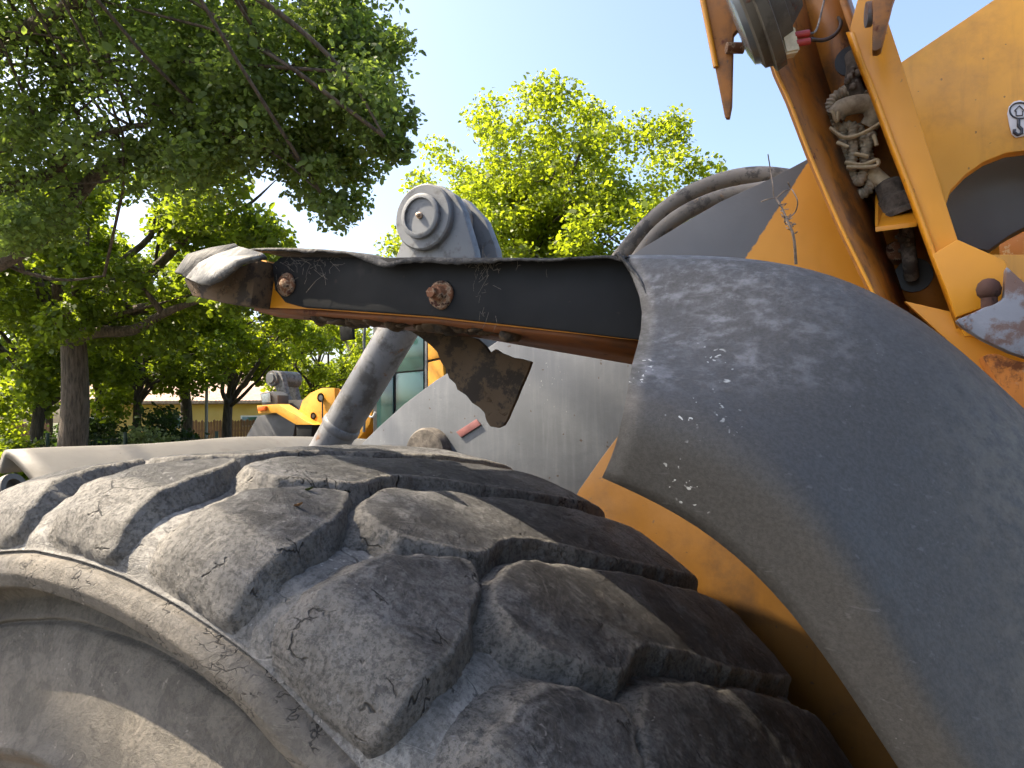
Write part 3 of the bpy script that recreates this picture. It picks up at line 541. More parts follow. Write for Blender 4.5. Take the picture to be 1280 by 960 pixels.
lathe('lens', [(.020, .074), (.030, .070), (.035, .05), (.036, 0)], lc, lx, flat('grey_lens', (.13, .14, .15), .2, .1), frame, 32)
cb = PD(984, 54, 1.08); rotm = Matrix((tuple(cr*.93+cu*.2), tuple(cf), tuple(cr*-.2+cu*.93))).transposed()
box('connector', cb-Vector((.0125, .012, .021)), cb+Vector((.0125, .012, .021)), M['cream'], frame, .003, rotm)
for q in ((1003, 43), (1004, 53)): tube('plug', [PD(q[0]-11, q[1]+1.5, 1.075), PD(q[0]+8, q[1]-1.5, 1.075)], .0052, M['red'], frame, 12, 2)
tube('cable', [PD(1012, 49, 1.08), PD(1030, 50, 1.15), PD(1045, 42, 1.2), PD(1051, 28, 1.25), PD(1044, 14, 1.40), PD(1040, -20, 1.4)], .0032, M['black'], frame, 8, 6)
tube('cable', [PD(1010, 42, 1.08), PD(1020, 38, 1.15), PD(1028, 10, 1.25), PD(1034, -20, 1.4)], .0018, M['hose'], frame, 8, 6)
for (x, y, r) in ((1004, 8, .02), (1036, 6, .024), (1046, 2, .018)):
    bm = bmesh.new(); bmesh.ops.create_icosphere(bm, subdivisions=3, radius=r, matrix=Matrix.Translation(PD(x, y, 1.40)))
    for v in bm.verts: v.co += Vector((mn.noise(v.co*50), mn.noise(v.co*50+Vector((9, 0, 0))), mn.noise(v.co*50+Vector((0, 9, 0)))))*.012
    from_bm('cable_gland', bm, M['tape'], frame, True)

# ---- cable bundle in the channel
CY = .945
def hole(name, x, y, r, Y): 
    c = PY(x, y, Y); lathe(name, [(-.002, r), (.004, r), (.004, 0)], c, (0, 1, 0), M['black'], frame, 28)
hole('cable_hole', 1064, 76, .028, WY-.009); lathe('hose_fitting', [(-.02, .010), (-.018, .017), (-.004, .020), (.003, .022)], PY(1121, 316, WY-.009), (0, 1, 0), M['rust'], frame, 24); hole('cable_hole', 1142, 344, .030, WY-.009)
def cb_(pts, r, ridg=True, Y=CY, mat='conduit'):
    P = [PY(x, y, Y+(k_ or 0)) for x, y, k_ in [(p+(0,))[:3] for p in pts]]
    return corrugated('conduit', P, r, M[mat], frame) if ridg else tube('sleeve', P, r, M[mat], frame, 14, 8)
cb_([(1066, 70, .04), (1068, 88, .02), (1066, 104), (1074, 122)], .014, False, mat='tape')
cb_([(1086, 122, .0), (1064, 114), (1046, 120), (1037, 134), (1036, 150), (1046, 160), (1062, 158), (1074, 164), (1080, 176, .01)], .0095)
cb_([(1044, 146, -.012), (1052, 136, -.014), (1072, 130, -.015), (1088, 132, -.01), (1093, 146, -.005), (1086, 158)], .0165, False)
cb_([(1052, 158), (1054, 180), (1058, 205), (1060, 228), (1070, 243), (1084, 238), (1090, 222), (1086, 200), (1078, 175), (1070, 158)], .0095)
cb_([(1066, 160, -.012), (1066, 190, -.012), (1064, 215, -.01), (1072, 228, -.01), (1080, 214, -.01), (1082, 190, -.01), (1090, 165)], .0088)
for pts in ([(1040, 138), (1046, 152), (1048, 140)], [(1037, 160), (1056, 172), (1080, 166), (1104, 152)], [(1046, 178), (1060, 184)], [(1056, 203), (1078, 206), (1096, 200), (1094, 208), (1058, 209)], [(1068, 192), (1086, 196)], [(1092, 168), (1096, 182)]):
    tube('cable_tie', [PY(x, y, CY-.030) for x, y in pts], .0036, M['cream'], frame, 6, 4)
bm = bmesh.new()
for i in range(46):
    g = i % 2; x, y = (random.gauss(1070, 7), random.gauss(96, 8)) if g else (random.gauss(1133, 6), random.gauss(292, 9)); bmesh.ops.create_icosphere(bm, subdivisions=1, radius=random.uniform(.003, .008), matrix=Matrix.Translation(PY(x, y, CY-.01+random.uniform(-.01, .02))))
tag(from_bm('dirt_lumps', bm, M['hose'], frame, True), kind='stuff')
tube('pipe', [PY(1088, 214, CY), PY(1114, 238, CY-.01)], .0135, M['cream'], frame, 18, 2)
lathe('plug_socket', [(-.03, .016), (-.026, .022), (.0, .024), (.004, .030), (.028, .033), (.032, .040), (.040, .041)], PY(1117, 246, CY-.005), (PY(1126, 268, CY)-PY(1117, 246, CY)), M['tape'], frame, 24)
sv = [PY(1094, 284, EY+.05), PY(1146, 277, EY+.05), PY(1142, 250, WY), PY(1106, 246, WY)]
prism('shelf', sv, (0, 0, -.008), M['orange'], frame, .001)
prism('shelf_wall', [PY(1094, 283, EY+.05), PY(1106, 246, WY), PY(1094, 230, WY)], (.004, 0, 0), M['orange'], frame, 0)
cb_([(1133, 282), (1134, 300), (1137, 325), (1139, 346, .03)], .012, False, mat='hose')

# ---- dead twig caught on the fender
tw = empty('dead_twig', PY(994, 318, .36), label='thin dry bare twig sticking up behind the top edge of the grey fender', cat='twig')
M['twig'] = flat('dry_bark', (.21, .16, .12), .9, .35, 120)
def twg(nm, pts, r): tube(nm, [PY(x, y, .36+.01*math.sin(x)) for x, y in pts], r, M['twig'], tw, 6, 5)
twg('stem', [(995, 330), (992, 296), (984, 276), (977, 259), (969, 247)], [.0016, .0014, .0013, .0011, .001])
twg('branch', [(969, 247), (960, 249), (952, 252)], .0008); twg('branch', [(971, 247), (980, 239), (988, 236), (985, 228)], .0008)
twg('branch', [(984, 274), (994, 265), (997, 252), (992, 240), (989, 236)], .0007); twg('branch', [(967, 246), (966, 232), (963, 212), (960, 193)], .0006); twg('branch', [(987, 282), (995, 280)], .0007)
for i in range(16):
    t = random.random(); x = 992-15*t; y = 296-38*t; twg('thorn', [(x, y), (x+random.choice((-4, 4)), y-2), (x+random.choice((-6, 6)), y-4)], .0005)
# two fallen leaves on a lug
for nm, (x, y, dd), lab, cc in (('fallen_leaf', (386, 614, .780), 'tiny green leaf scrap lying on a tyre lug left of centre', (.10, .13, .03)), ('fallen_leaf', (372, 634, .725), 'tiny dry tan leaf lying on a tyre lug left of centre', (.30, .16, .07))):
    p = PD(x, y, dd)-Vector((0, 0, .003)); a = .006; bm = bmesh.new(); r_ = [(-a, 0, .004), (-.3*a, .5*a, .007), (.6*a, .45*a, .006), (1.2*a, 0, .009), (.5*a, -.4*a, .007), (-.4*a, -.45*a, .006)]
    vv = [bm.verts.new(p+Vector(q)) for q in r_]; cc_ = bm.verts.new(p+Vector((.1*a, 0, .004)))
    for i in range(6): bm.faces.new((vv[i], vv[(i+1) % 6], cc_))
    tag(from_bm(nm, bm, flat(nm+'_tissue', cc, .7, .3, 200)), lab, 'leaf')

# ================================================================== second loader, parked behind
QY = 8.0
b0 = PY(400, 560, QY); L2 = empty('wheel_loader', (b0.x, QY+.6, 0), label='smaller looking yellow wheel loader parked behind, with a glazed cab and round tilt pin', cat='wheel loader')
def p2(n, px, th, mat, Y=QY, bev=.006, par=L2): return plate(n, px, Y, th, mat, par, bev)
p2('front_fender', [(300, 575), (307, 547), (322, 520), (345, 516), (356, 522), (369, 530), (366, 548), (360, 575)], .6, M['gate'])
hb = p2('lamp_bracket', [(321, 507), (347, 505), (383, 527), (392, 531), (370, 531), (353, 521), (345, 516), (323, 517)], .25, M['yellow'], QY-.12)
p2('marker_light', [(322, 508), (331, 507.5), (331, 513), (322, 514)], .06, flat('orange_lens', (.70, .14, .02), .25, .1), QY-.17, .004, hb)
p2('lamp_box', [(370, 531), (390, 530), (389, 548), (371, 549)], .2, M['dark'], QY-.10)
fr2 = p2('frame_plate', [(360, 570), (365, 545), (372, 519), (378, 501), (388, 491), (402, 485), (418, 485), (419, 500), (417, 530), (405, 550), (400, 570)], .12, M['yellow'], QY+.1)
def disc2(n, x, y, rx, mat, Y, par, h=.03): lathe(n, [(-h, rx), (-h, rx*.6), (-h*.3, rx*.55), (-h*.3, 0)], PY(x, y, Y), (0, 1, 0), mat, par, 24)
disc2('pin_hole', 392, 520, .058, M['black'], QY+.10, fr2, .01)
disc2('lifting_loop', 403, 497, .075, M['gate'], QY+.10, fr2, .04); tube('strap', [PY(403, 500, QY+.03), PY(403, 512, QY+.05), PY(403, 524, QY+.06)], .012, M['black'], fr2, 8, 3)
p2('frame_box', [(419, 487), (440, 487), (440, 545), (415, 545)], .5, M['yellow'], QY+.35)
p2('rear_frame', [(436, 520), (446, 513), (466, 512), (462, 530), (440, 560), (420, 560)], .6, M['yellow'], QY+.2)
tube('grab_ring', [PY(459, 514, QY+.1), PY(461, 520, QY+.1), PY(466, 521, QY+.1), PY(469, 515, QY+.1)], .016, flat('white_paint', (.7, .7, .68), .5, .1), L2, 8, 4)
c = PY(339, 473, QY+.5); s_ = (c-Vector(CAM)).length/F
tl2 = p2('tilt_lever', [(345, 464), (351, 465), (362, 508), (352, 512), (343, 480)], .10, M['tube'], QY+.55)
p2('lever_cheek', [(357, 464), (364, 467), (372, 500), (364, 508), (356, 480)], .10, M['tube'], QY+1.05, .006, tl2)
lathe('pin', [(0, s_*9), (.04, s_*9.5), (.6, s_*9.5)], c, (0, 1, 0), M['tube'], tl2, 28); lathe('pin_cap', [(-.03, s_*5.5), (0, s_*6.5), (.02, s_*6.5)], c, (0, 1, 0), M['grey'], tl2, 24)
p2('lift_arm', [(350, 500), (378, 500), (388, 492), (392, 540), (360, 530)], .2, M['gate'], QY+.5)
lm = p2('work_lamp', [(325, 492), (340, 489), (347, 494), (347, 506), (328, 506)], .25, M['gate'], QY+.2); p2('lens', [(326, 493), (337, 491), (338, 503), (328, 503)], .02, flat('lamp_glass', (.25, .30, .34), .1, .2), QY+.17, .003, lm)
k = N('cab_glass'); M['glass'] = k.fin((.045, .11, .10), .04, None, 0, .9)
cabY = QY+.1
cab = p2('cab', [(466, 395), (548, 385), (600, 385), (600, 545), (466, 545)], 1.4, M['gate'], cabY+.05, .02)
for q in ([(471, 422), (491, 418), (491, 466), (471, 470)], [(471, 472), (491, 468), (491, 540), (471, 540)], [(495, 418), (529, 416), (529, 462), (495, 465)], [(495, 467), (529, 464), (529, 535), (495, 538)]):
    p2('pane', q, .03, M['glass'], cabY, .004, cab)
p2('door_frame', [(531, 400), (534, 400), (534, 540), (531, 540)], .05, M['grey'], cabY-.02, .004, cab); p2('orange_panel', [(535, 425), (549, 420), (552, 446), (535, 450)], .06, M['yellow'], cabY-.02, .004, cab); p2('orange_panel', [(535, 453), (553, 449), (560, 535), (535, 535)], .06, M['yellow'], cabY-.02, .004, cab)
tube('mirror_arm', [PY(455, 540, QY-.05), PY(456, 470, QY-.05), PY(456, 408, QY-.05), PY(470, 400, QY)], .022, M['grey'], L2, 8, 3)
p2('mirror', [(424, 408), (440, 405), (441, 424), (426, 426)], .06, M['dark'], QY-.12, .01)
for x in (338, 560):   # wheels behind the foreground tyre
    lathe('tyre', [(.0, .35), (-.04, .5), (-.02, .78), (.03, .86), (.6, .86), (.66, .76), (.66, .35)], Vector((PY(x, 560, QY).x, QY+.06, .86)), (0, 1, 0), M['tyre'], L2, 48)
p2('engine_hood', [(560, 470), (700, 470), (720, 600), (720, 640), (440, 640), (440, 560), (560, 548)], 1.5, M['yellow'], QY+.3, .03)

# ================================================================== trees
M['bark'] = None
def barkm(name, a, b):
    k = N(name); v = k.noise(7, 7, .7, k.map((3, 3, .5))); return k.fin(k.mix(k.ramp(v, .35, .65), a, b), .95, k.bump(v, 1, .03))
M['bark'] = barkm('oak_bark', (.045, .034, .026), (.13, .10, .078)); M['bark2'] = barkm('dark_bark', (.03, .024, .02), (.085, .068, .054))
LF = dict(oak=leafmat('oak_leaf', (.11, .155, .06), (.34, .46, .06)), lime=leafmat('lime_leaf', (.125, .17, .02), (.46, .56, .02)), mid=leafmat('mid_leaf', (.08, .125, .025), (.34, .44, .02)), dark=leafmat('dark_leaf', (.028, .05, .018), (.05, .09, .012)), pale=leafmat('pale_leaf', (.20, .24, .10), (.2, .26, .06)))
def leaves(name, C, size, mat, parent, droop=.3):
    """one folded kite per leaf"""
    n = len(C); a = rng.normal(size=(n, 3)); a[:, 2] = a[:, 2]*.55-droop; a /= np.linalg.norm(a, axis=1)[:, None]
    b = rng.normal(size=(n, 3)); b -= (b*a).sum(1)[:, None]*a; b /= np.linalg.norm(b, axis=1)[:, None]; c = np.cross(a, b)
    s = size*np.exp(rng.normal(0, .32, n))[:, None]
    P = np.stack([C, C+a*s*.35+b*s*.30+c*s*.10, C+a*s*.72+b*s*.26+c*s*.08, C+a*s, C+a*s*.72-b*s*.26+c*s*.08, C+a*s*.35-b*s*.30+c*s*.10], 1)
    return quadmesh(name, (P-np.array(root_of(parent))*0).reshape(-1, 3), 6, mat, parent)
def clumps(Cs, n, rad):
    Cs = np.array(Cs); k_ = rng.integers(0, len(Cs), n); d = rng.normal(size=(n, 3)); d /= np.linalg.norm(d, axis=1)[:, None]
    rr = rad[k_] if hasattr(rad, '__len__') else rad
    return Cs[k_]+d*(rng.random(n)**.45*rr)[:, None]*np.array([1, 1, .75])
def limb_pts(a, b, sag, k_=5, wob=.08):
    a, b = Vector(a), Vector(b); L = (b-a).length; out = []
    for i in range(k_+1):
        t = i/k_; p = a.lerp(b, t); p.z += sag*L*math.sin(math.pi*t)
        if 0 < i < k_: p += Vector((random.gauss(0, wob*L*.4), random.gauss(0, wob*L*.4), random.gauss(0, wob*L*.3)))
        out.append(p)
    return out
def tree(label, group, base, h, tr, cc, cr_, nclump, nleaf, lsize, leaf, bark='bark2', clr=.5, trunk_top=None, limbs=14, lean=(0, 0), name='broadleaf_tree', extra_limbs=(), shell=.35, trunk=True):
    """base on the ground, trunk height h, trunk radius tr, crown centre cc, crown radii cr_"""
    base = Vector(base); cc = Vector(cc); root = empty(name, base, label=label, cat='tree', group=group)
    top = trunk_top or Vector((base.x+lean[0], base.y+lean[1], h)); bm = bmesh.new()
    if trunk:
        P = cm([base+Vector((0, 0, -.2)), base+Vector((0, 0, .3)), base.lerp(top, .5)+Vector((random.gauss(0, tr*.4), random.gauss(0, tr*.4), 0)), top], 5); n = len(P)
        tube_bm(bm, P, [tr*(1.35 if i < 2 else 1.0)*(1-.35*i/n) for i in range(n)], 12)
    Cs = []
    while len(Cs) < nclump:
        v = rng.normal(size=3); v /= np.linalg.norm(v); r = (shell+(1-shell)*rng.random())**(1/1.6); p = np.array(cc)+v*r*np.array(cr_)
        if mn.noise(Vector(p)*.9) > -.25 and p[2] > .8: Cs.append(p)
    for i in range(limbs):
        e = Vector(Cs[int(rng.integers(0, len(Cs)))]); s0 = top.lerp(base, random.uniform(0, .18)); L = (e-s0).length; q = limb_pts(s0, e, random.uniform(-.02, .12)); r1 = tr*random.uniform(.25, .5); tube_bm(bm, cm(q, 3), list(np.linspace(r1, r1*.18, 16)), 7)
        for j in range(3):
            e2 = Vector(Cs[int(rng.integers(0, len(Cs)))]); s2 = q[random.randint(2, 4)]
            if (e2-s2).length < L*.8: tube_bm(bm, cm(limb_pts(s2, e2, .05, 4), 3), list(np.linspace(r1*.45, r1*.1, 13)), 5)
    for pts, r1, r2 in extra_limbs:
        P = cm(pts, 5); tube_bm(bm, P, list(np.linspace(r1, r2, len(P))), 9)
    from_bm('trunk', bm, M[bark], root, True)
    leaves('crown', clumps(Cs, nleaf, clr), lsize, LF[leaf], root); return root, Cs

# near oak, trunk left of the frame, its limbs reaching over
D = 10.0
ob = PG(-130, D); top = PD(-120, 330, D)
root = empty('oak_tree', ob, label='big dark green oak at upper left, its thick limbs reaching in from the frame edge', cat='tree')
bm = bmesh.new(); P = cm([ob+Vector((0, 0, -.2)), ob+Vector((0, 0, .4)), ob.lerp(top, .6), top, PD(-110, 100, D), PD(-90, -150, D+.5)], 5); tube_bm(bm, P, list(np.linspace(.42, .16, len(P))), 14)
limbs = [([(-120, 380, D), (-40, 345, D), (10, 322, D-.2), (55, 293, D-.3), (95, 248, D-.5), (125, 215, D-.6), (165, 196, D-.8), (215, 180, D-1)], .15, .05),
         ([(165, 196, D-.8), (230, 196, D-.9), (300, 190, D-1)], .05, .02), ([(215, 180, D-1), (280, 130, D-1.4), (350, 90, D-1.8), (420, 60, D-2)], .05, .015),
         ([(-110, 300, D), (-30, 250, D-.5), (30, 230, D-.7), (65, 215, D-.8), (110, 175, D-1), (165, 158, D-1.2)], .10, .035),
         ([(-110, 250, D), (0, 190, D-.2), (55, 150, D-.4), (80, 105, D-.6), (118, 70, D-.8), (170, 20, D-1)], .13, .05), ([(55, 88, D-.6), (85, 86, D-.7), (118, 72, D-.8)], .05, .03),
         ([(-100, 150, D), (0, 60, D-1), (100, 0, D-2), (220, -60, D-2.5), (330, -80, D-3)], .12, .03), ([(220, -60, D-2.5), (340, 10, D-2.6), (430, 90, D-2.7), (480, 170, D-2.8)], .04, .012),
         ([(0, 325, D), (30, 340, D), (80, 350, D), (130, 345, D)], .035, .012), ([(165, 158, D-1.2), (260, 150, D-1.6), (340, 190, D-1.8), (400, 240, D-2)], .035, .01)]
for pts, r1, r2 in limbs:
    q = cm([PD(*p) for p in pts], 5); tube_bm(bm, q, list(np.linspace(r1, r2, len(q))), 10)
Cs = []; rad = []
def blob(x, y, D_, rx, ry, rz, n, rr=.5):
    for _ in range(n):
        v = rng.normal(size=3); v /= np.linalg.norm(v); v *= rng.random()**.4; p = PD(x+v[0]*rx, y+v[1]*ry, D_+v[2]*rz); Cs.append(np.array(p)); rad.append(rr*rng.uniform(.7, 1.3))
blob(120, 40, 9.5, 230, 90, 2.0, 50, .42); blob(330, 110, 8.6, 160, 110, 1.5, 56, .36); blob(440, 130, 8.2, 62, 110, 1.0, 20, .32); blob(390, 225, 8.4, 90, 50, .9, 13, .24)
blob(60, 190, 9.2, 110, 80, 1.4, 24, .42); blob(40, 280, 8.8, 70, 50, 1.0, 12, .36); blob(230, 190, 8.8, 90, 60, 1.2, 18, .36); blob(440, 20, 8.4, 60, 60, .8, 18, .32); blob(478, 120, 8.2, 30, 110, .7, 14, .26); blob(250, 110, 9, 200, 110, 1.6, 40, .38)
blob(-150, -60, 10, 300, 260, 3.5, 120, .7); blob(150, -140, 9, 330, 120, 2.8, 80, .6)
for _ in range(150):  # unseen leaf clumps added to the crown to shade the frame plates
    x_, y_ = rng.uniform(-4.25, -2.4), rng.uniform(-1.5, .5)
    z_ = rng.uniform(7.2, 9.6); t_ = (z_-8)/SUN.z; Cs.append(np.array((x_+SUN.x*t_, y_+SUN.y*t_, z_))); rad.append(.26*rng.uniform(.6, 1.1))
# unseen bough added to the oak, its leaf clumps placed to shade the machine
bend = Vector((-4.2, -2.4, 8.3)); q = cm([PD(-120, 200, 10), PD(-330, -50, 8.0), PD(-900, -700, 4.6), bend], 5); tube_bm(bm, q, list(np.linspace(.14, .05, len(q))), 9)
for _ in range(1500):
    x_, y_ = rng.uniform(-4.64, -2.6), rng.uniform(-4.2, -1.36)
    if mn.noise(Vector((x_*1.1, y_*1.1, 3.3))) < -.42: continue
    z_ = rng.uniform(7.2, 9.6); t_ = (z_-8)/SUN.z
    if len(Cs) > 770: break
    Cs.append(np.array((x_+SUN.x*t_, y_+SUN.y*t_, z_))); rad.append(.22*rng.uniform(.6, 1.1))
for e in range(40):
    e_ = Vector(Cs[int(rng.integers(0, len(Cs)))]); s0 = PD(*random.choice(random.choice(limbs)[0])); tube_bm(bm, cm(limb_pts(s0, e_, .04, 4), 3), list(np.linspace(.022, .006, 13)), 5)
from_bm('trunk', bm, M['bark'], root, True); leaves('crown',  clumps(Cs, 230000, np.array(rad)*1.16), .062, LF['oak'], root)

G = 'trees behind the yard'
# second tree: the pale trunk at the left with a limb to the right
D = 15
b = PG(86, D)
exl = [([PD(84, 410, D), PD(110, 378, D), PD(150, 362, D-.3), PD(190, 338, D-.5), PD(230, 300, D-.8), PD(262, 280, D-1), PD(310, 256, D-1.2), PD(345, 225, D-1.3)], .17, .010), ([PD(262, 280, D-1), PD(275, 262, D-1), PD(300, 225, D-1)], .04, .008),
       ([PD(105, 372, D), PD(106, 340, D), PD(112, 270, D)], .1, .02), ([PD(92, 390, D), PD(60, 350, D), PD(0, 335, D)], .12, .05), ([PD(100, 395, D), PD(150, 392, D-.5), PD(240, 368, D-1)], .07, .01)]
tree('tall tree with a thick pale straight trunk at left, one limb reaching right', None, b, 3.6, .34, PD(150, 330, D+.5), (4.6, 3.0, 2.0), 80, 52000, .105, 'mid', 'bark', .6, PD(90, 385, D), 8, extra_limbs=exl)
spec = [('slim forked tree at the far left behind the thick pale trunk', 50, 18, 2.2, .20, (40, 400), (2.6, 2.4, 2.4), 34, 11000, 'mid'),
        ('thin twin stemmed tree just right of the thick pale trunk', 122, 22, 3.0, .13, (130, 420), (2.6, 2.6, 2.0), 30, 9000, 'mid'),
        ('slender leaning tree in front of the yellow house wall', 172, 20, 2.6, .15, (180, 420), (2.3, 2.3, 2.1), 30, 9000, 'mid'),
        ('dark trunked tree left of the thin lamp post', 228, 24, 3.4, .24, (225, 380), (3.2, 3.0, 2.9), 44, 14000, 'mid'),
        ('round crowned tree with spread limbs right of the lamp post', 286, 23, 2.6, .20, (300, 400), (3.0, 3.0, 2.6), 40, 12000, 'lime'),
        ('small bright tree behind the parked yellow loader', 395, 30, 2.0, .2, (395, 440), (2.8, 2.8, 2.2), 34, 9000, 'lime'),
        ('broad leafy tree behind the slanted grey cylinder', 470, 34, 2.5, .25, (480, 440), (4.0, 4.0, 3.2), 44, 11000, 'mid')]
for lab, x, D, h, tr, (cx, cy), rr, ncl, nl, lf in spec:
    tree(lab, G, PG(x, D), h, tr, PD(cx, cy, D), rr, ncl, int(nl*1.5), .118, lf, 'bark2', .62, limbs=10)
# centre tree, bright and airy
D = 19
b = PG(690, D)
def crownpts(): pass
croot, _ = tree('bright yellow green airy tree rising behind the bolted fender beam, alone against the sky', None, b, 3.2, .22, PD(680, 300, D), (4.7, 3.4, 3.9), 420, 92000, .098, 'lime', 'bark', .52, limbs=30, shell=.05)
# wood farther back
for lab, x, D, rr, cy, lf in (('dense dark tree filling the gap at the far left edge', -60, 30, (5, 4, 4), 420, 'mid'), ('dense tree mass behind the yellow house, left part', 60, 44, (6, 5, 4.5), 430, 'mid'), ('tall tree behind the house roof near the lamp post', 250, 48, (7, 5, 5), 420, 'mid'), ('far tree seen over the parked loader', 400, 52, (6, 5, 4), 450, 'lime'), ('far tree half hidden by the torn fender beam', 560, 46, (5, 4, 4), 430, 'mid')):
    tree(lab, 'far trees beyond the house', PG(x, D), 3, .3, PD(x, cy, D), rr, 40, 9000, .26, lf, 'bark2', 1.0, limbs=6)

# ================================================================== shrubs
def shrub(label, x, D, w_, h_, lf, n, size, group='shrubs along the fence'):
    b = PG(x, D); root = empty('shrub', b, label=label, cat='shrub', group=group); Cs = []; bm = bmesh.new()
    for i in range(26):
        p = b+Vector((random.gauss(0, w_*.35), random.gauss(0, w_*.3), random.uniform(.15, h_*.9))); Cs.append(np.array(p)); tube_bm(bm, [b+Vector((random.gauss(0, .05), random.gauss(0, .05), 0)), b.lerp(p, .5)+Vector((0, 0, .05)), p], [.015, .01, .005], 5)
    from_bm('stem', bm, M['bark2'], root, True); leaves('foliage', clumps(Cs, n, h_*.28), size, LF[lf], root, .0)
shrub('pale variegated shrub right of the thick pale trunk', 190, 17, 1.1, 1.5, 'pale', 4000, .09)
shrub('low dark green shrub behind the wire fence, left of the pale shrub', 135, 18, 1.2, 1.4, 'dark', 4000, .10)
shrub('leafy shrub at the foot of the thick pale trunk, on its left', 30, 16, 1.1, 1.4, 'mid', 4000, .10)
shrub('dark shrub between the slender leaning tree and the lamp post', 225, 19, 1.5, 2.0, 'dark', 5000, .11)
shrub('low green shrub left of the small dark post, below the lamp post', 262, 20, .8, 1.1, 'mid', 2500, .10)
shrub('bright green shrub at the far left edge', -8, 20, 1.6, 3.0, 'lime', 6000, .11)
shrub('sunlit dry shrub at the left end of the pale bucket edge', 2, 9, .5, .9, 'pale', 1500, .07)
shrub('dark hedge bush behind the thin twin stems', 105, 20, 1.4, 1.8, 'dark', 5000, .11)

# ================================================================== fences, house, lamp post
k = N('fence_wood'); k.rnd(); v = k.noise(6, 6, .7, k.map((8, 8, .5))); M['wood'] = k.fin(k.mix(k.ramp(v, .3, .7), (.15, .075, .04), (.27, .15, .085)), .85, k.bump(v, .6, .01))
def plankfence(label, xa, xb, D, n, h):
    a, b = PG(xa, D), PG(xb, D); root = empty('wooden_fence', a, label=label, cat='fence', group='wooden fences in front of the yellow house')
    w_ = (b-a).length/n; dr = (b-a).normalized(); nr = Vector((-dr.y, dr.x, 0)); bm = bmesh.new()
    q = [(-.42*w_, 0, .05), (.42*w_, 0, .05), (.42*w_, 0, h-.05), (0, 0, h), (-.42*w_, 0, h-.05)]; vs_ = [bm.verts.new(dr*p[0]+Vector((0, 0, p[2]))) for p in q]; f = bm.faces.new(vs_)
    r = bmesh.ops.extrude_face_region(bm, geom=[f])
    for g in r['geom']:
        if isinstance(g, bmesh.types.BMVert): g.co += nr*.025
    bmesh.ops.recalc_face_normals(bm, faces=bm.faces[:]); me = bpy.data.meshes.new('plank'); bm.to_mesh(me); bm.free(); me.materials.append(M['wood'])
    for i in range(n):
        o = bpy.data.objects.new('plank', me); col.objects.link(o); o.parent = root; o.location = dr*(w_*(i+.5)); o.scale.z = random.uniform(.97, 1.02)
    for z in (.4, h-.4): tube('rail', [a+nr*.05+Vector((0, 0, z)), b+nr*.05+Vector((0, 0, z))], .035, M['wood'], root, 4, 1, False)
plankfence('reddish wooden plank fence at the far left, behind the slim forked tree', -140, 62, 24, 50, 1.75)
plankfence('brown wooden plank fence right of the lamp post, below the house wall', 232, 345, 26, 30, 1.75)
wf = empty('wire_fence', PG(20, 16.5), label='dark green wire mesh fence in front of the trees', cat='fence'); bm = bmesh.new(); a, b = PG(-60, 16.5), PG(310, 17.5)
M['wire'] = flat('green_wire', (.02, .045, .03), .5, .2)
for i in range(120): p = a.lerp(b, i/119); tube_bm(bm, [p, p+Vector((0, 0, 1.35))], .004, 4, False)
for j in range(9): z = Vector((0, 0, .08+j*.155)); tube_bm(bm, [a+z, b+z], .004, 4, False)
from_bm('mesh', bm, M['wire'], wf)
for x in (-50, 60, 157, 271): tube('post', [PG(x, 16.6), PG(x, 16.6)+Vector((0, 0, 1.5))], .04, M['wire'], wf, 8, 1)
lp = empty('lamp_post', PG(258, 21), label='thin grey lamp post standing between two trees by the fence', cat='lamp post')
tube('pole', [PG(258, 21), PG(258, 21)+Vector((0, 0, 3.1))], .045, flat('galvanised_grey', (.22, .22, .20), .5, .1), lp, 10, 1); lathe('lamp_head', [(0, .05), (.03, .12), (.25, .15), (.30, .05), (.30, 0)], PG(258, 21)+Vector((0, 0, 3.1)), (0, 0, 1), M['gate'], lp, 16)

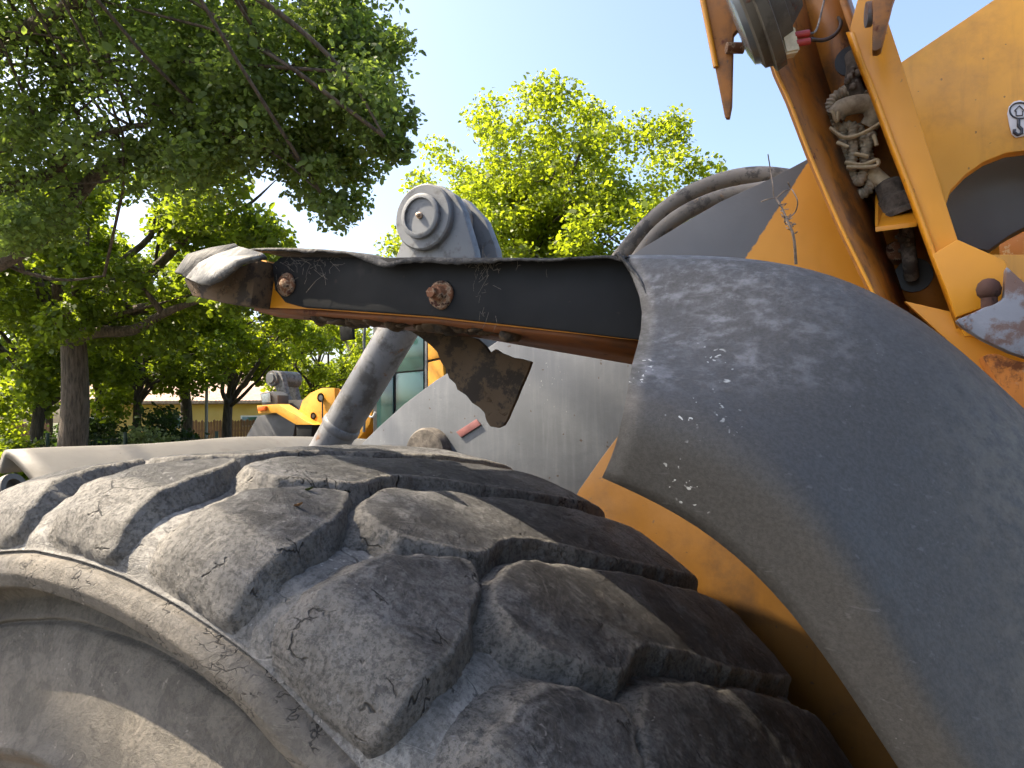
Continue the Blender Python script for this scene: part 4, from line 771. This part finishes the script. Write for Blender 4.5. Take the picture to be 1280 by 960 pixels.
hD = 36
ha, hb_ = PG(85, hD), PG(352, hD+2); hdr = (hb_-ha).normalized(); hn = Vector((-hdr.y, hdr.x, 0)); 
if hn.dot(Vector(f0)) < 0: hn = -hn
hs = empty('house', ha, label='long low yellow house with a pale tiled roof behind the trees', cat='house')
k = N('yellow_render'); M['hw'] = k.fin(k.mix(k.ramp(k.noise(1.2, 5), .3, .7), (.62, .42, .13), (.70, .49, .17)), .9)
k = N('pale_roof_tiles'); wv = k.n.new('ShaderNodeTexWave'); k.l(k.co, wv.inputs[0]); wv.inputs['Scale'].default_value = 2.2; M['rf'] = k.fin(k.mix(k.ramp(k.noise(3, 5), .3, .7), (.36, .24, .18), (.46, .33, .25)), .9, k.bump(wv.outputs['Fac'], .5, .05))
HZ = 2.55
prism('wall', [ha, hb_, hb_+Vector((0, 0, HZ)), ha+Vector((0, 0, HZ))], hn*8, M['hw'], hs, .01)
e0 = -hdr*.5-hn*.5+Vector((0, 0, HZ+.03)); e1 = hdr*.5-hn*.5+Vector((0, 0, HZ+.03)); rg = hn*4+Vector((0, 0, HZ+1.75))
rp = [ha+e0, hb_+e1, hb_+hdr*.5+rg, ha-hdr*.5+rg]
prism('roof', rp, Vector((0, 0, .16)), M['rf'], hs, .01); prism('roof', [rp[3]+hn*.02, rp[2]+hn*.02, hb_+e1+hn*9, ha+e0+hn*9], Vector((0, 0, .16)), M['rf'], hs, .01)
wd = ha.lerp(hb_, .09); M['white'] = flat('white_frame', (.75, .74, .72), .5, .05)
for t in (.09, .42, .80):
    wd = ha.lerp(hb_, t); fr = prism('window', [wd-hn*.03+Vector((0, 0, 1.35)), wd-hn*.03+hdr*1.1+Vector((0, 0, 1.35)), wd-hn*.03+hdr*1.1+Vector((0, 0, 1.95)), wd-hn*.03+Vector((0, 0, 1.95))], hn*.05, M['white'], hs, .01)
    prism('pane', [wd-hn*.05+hdr*.08+Vector((0, 0, 1.43)), wd-hn*.05+hdr*1.02+Vector((0, 0, 1.43)), wd-hn*.05+hdr*1.02+Vector((0, 0, 1.87)), wd-hn*.05+hdr*.08+Vector((0, 0, 1.87))], hn*.04, M['glass'], fr, .004)
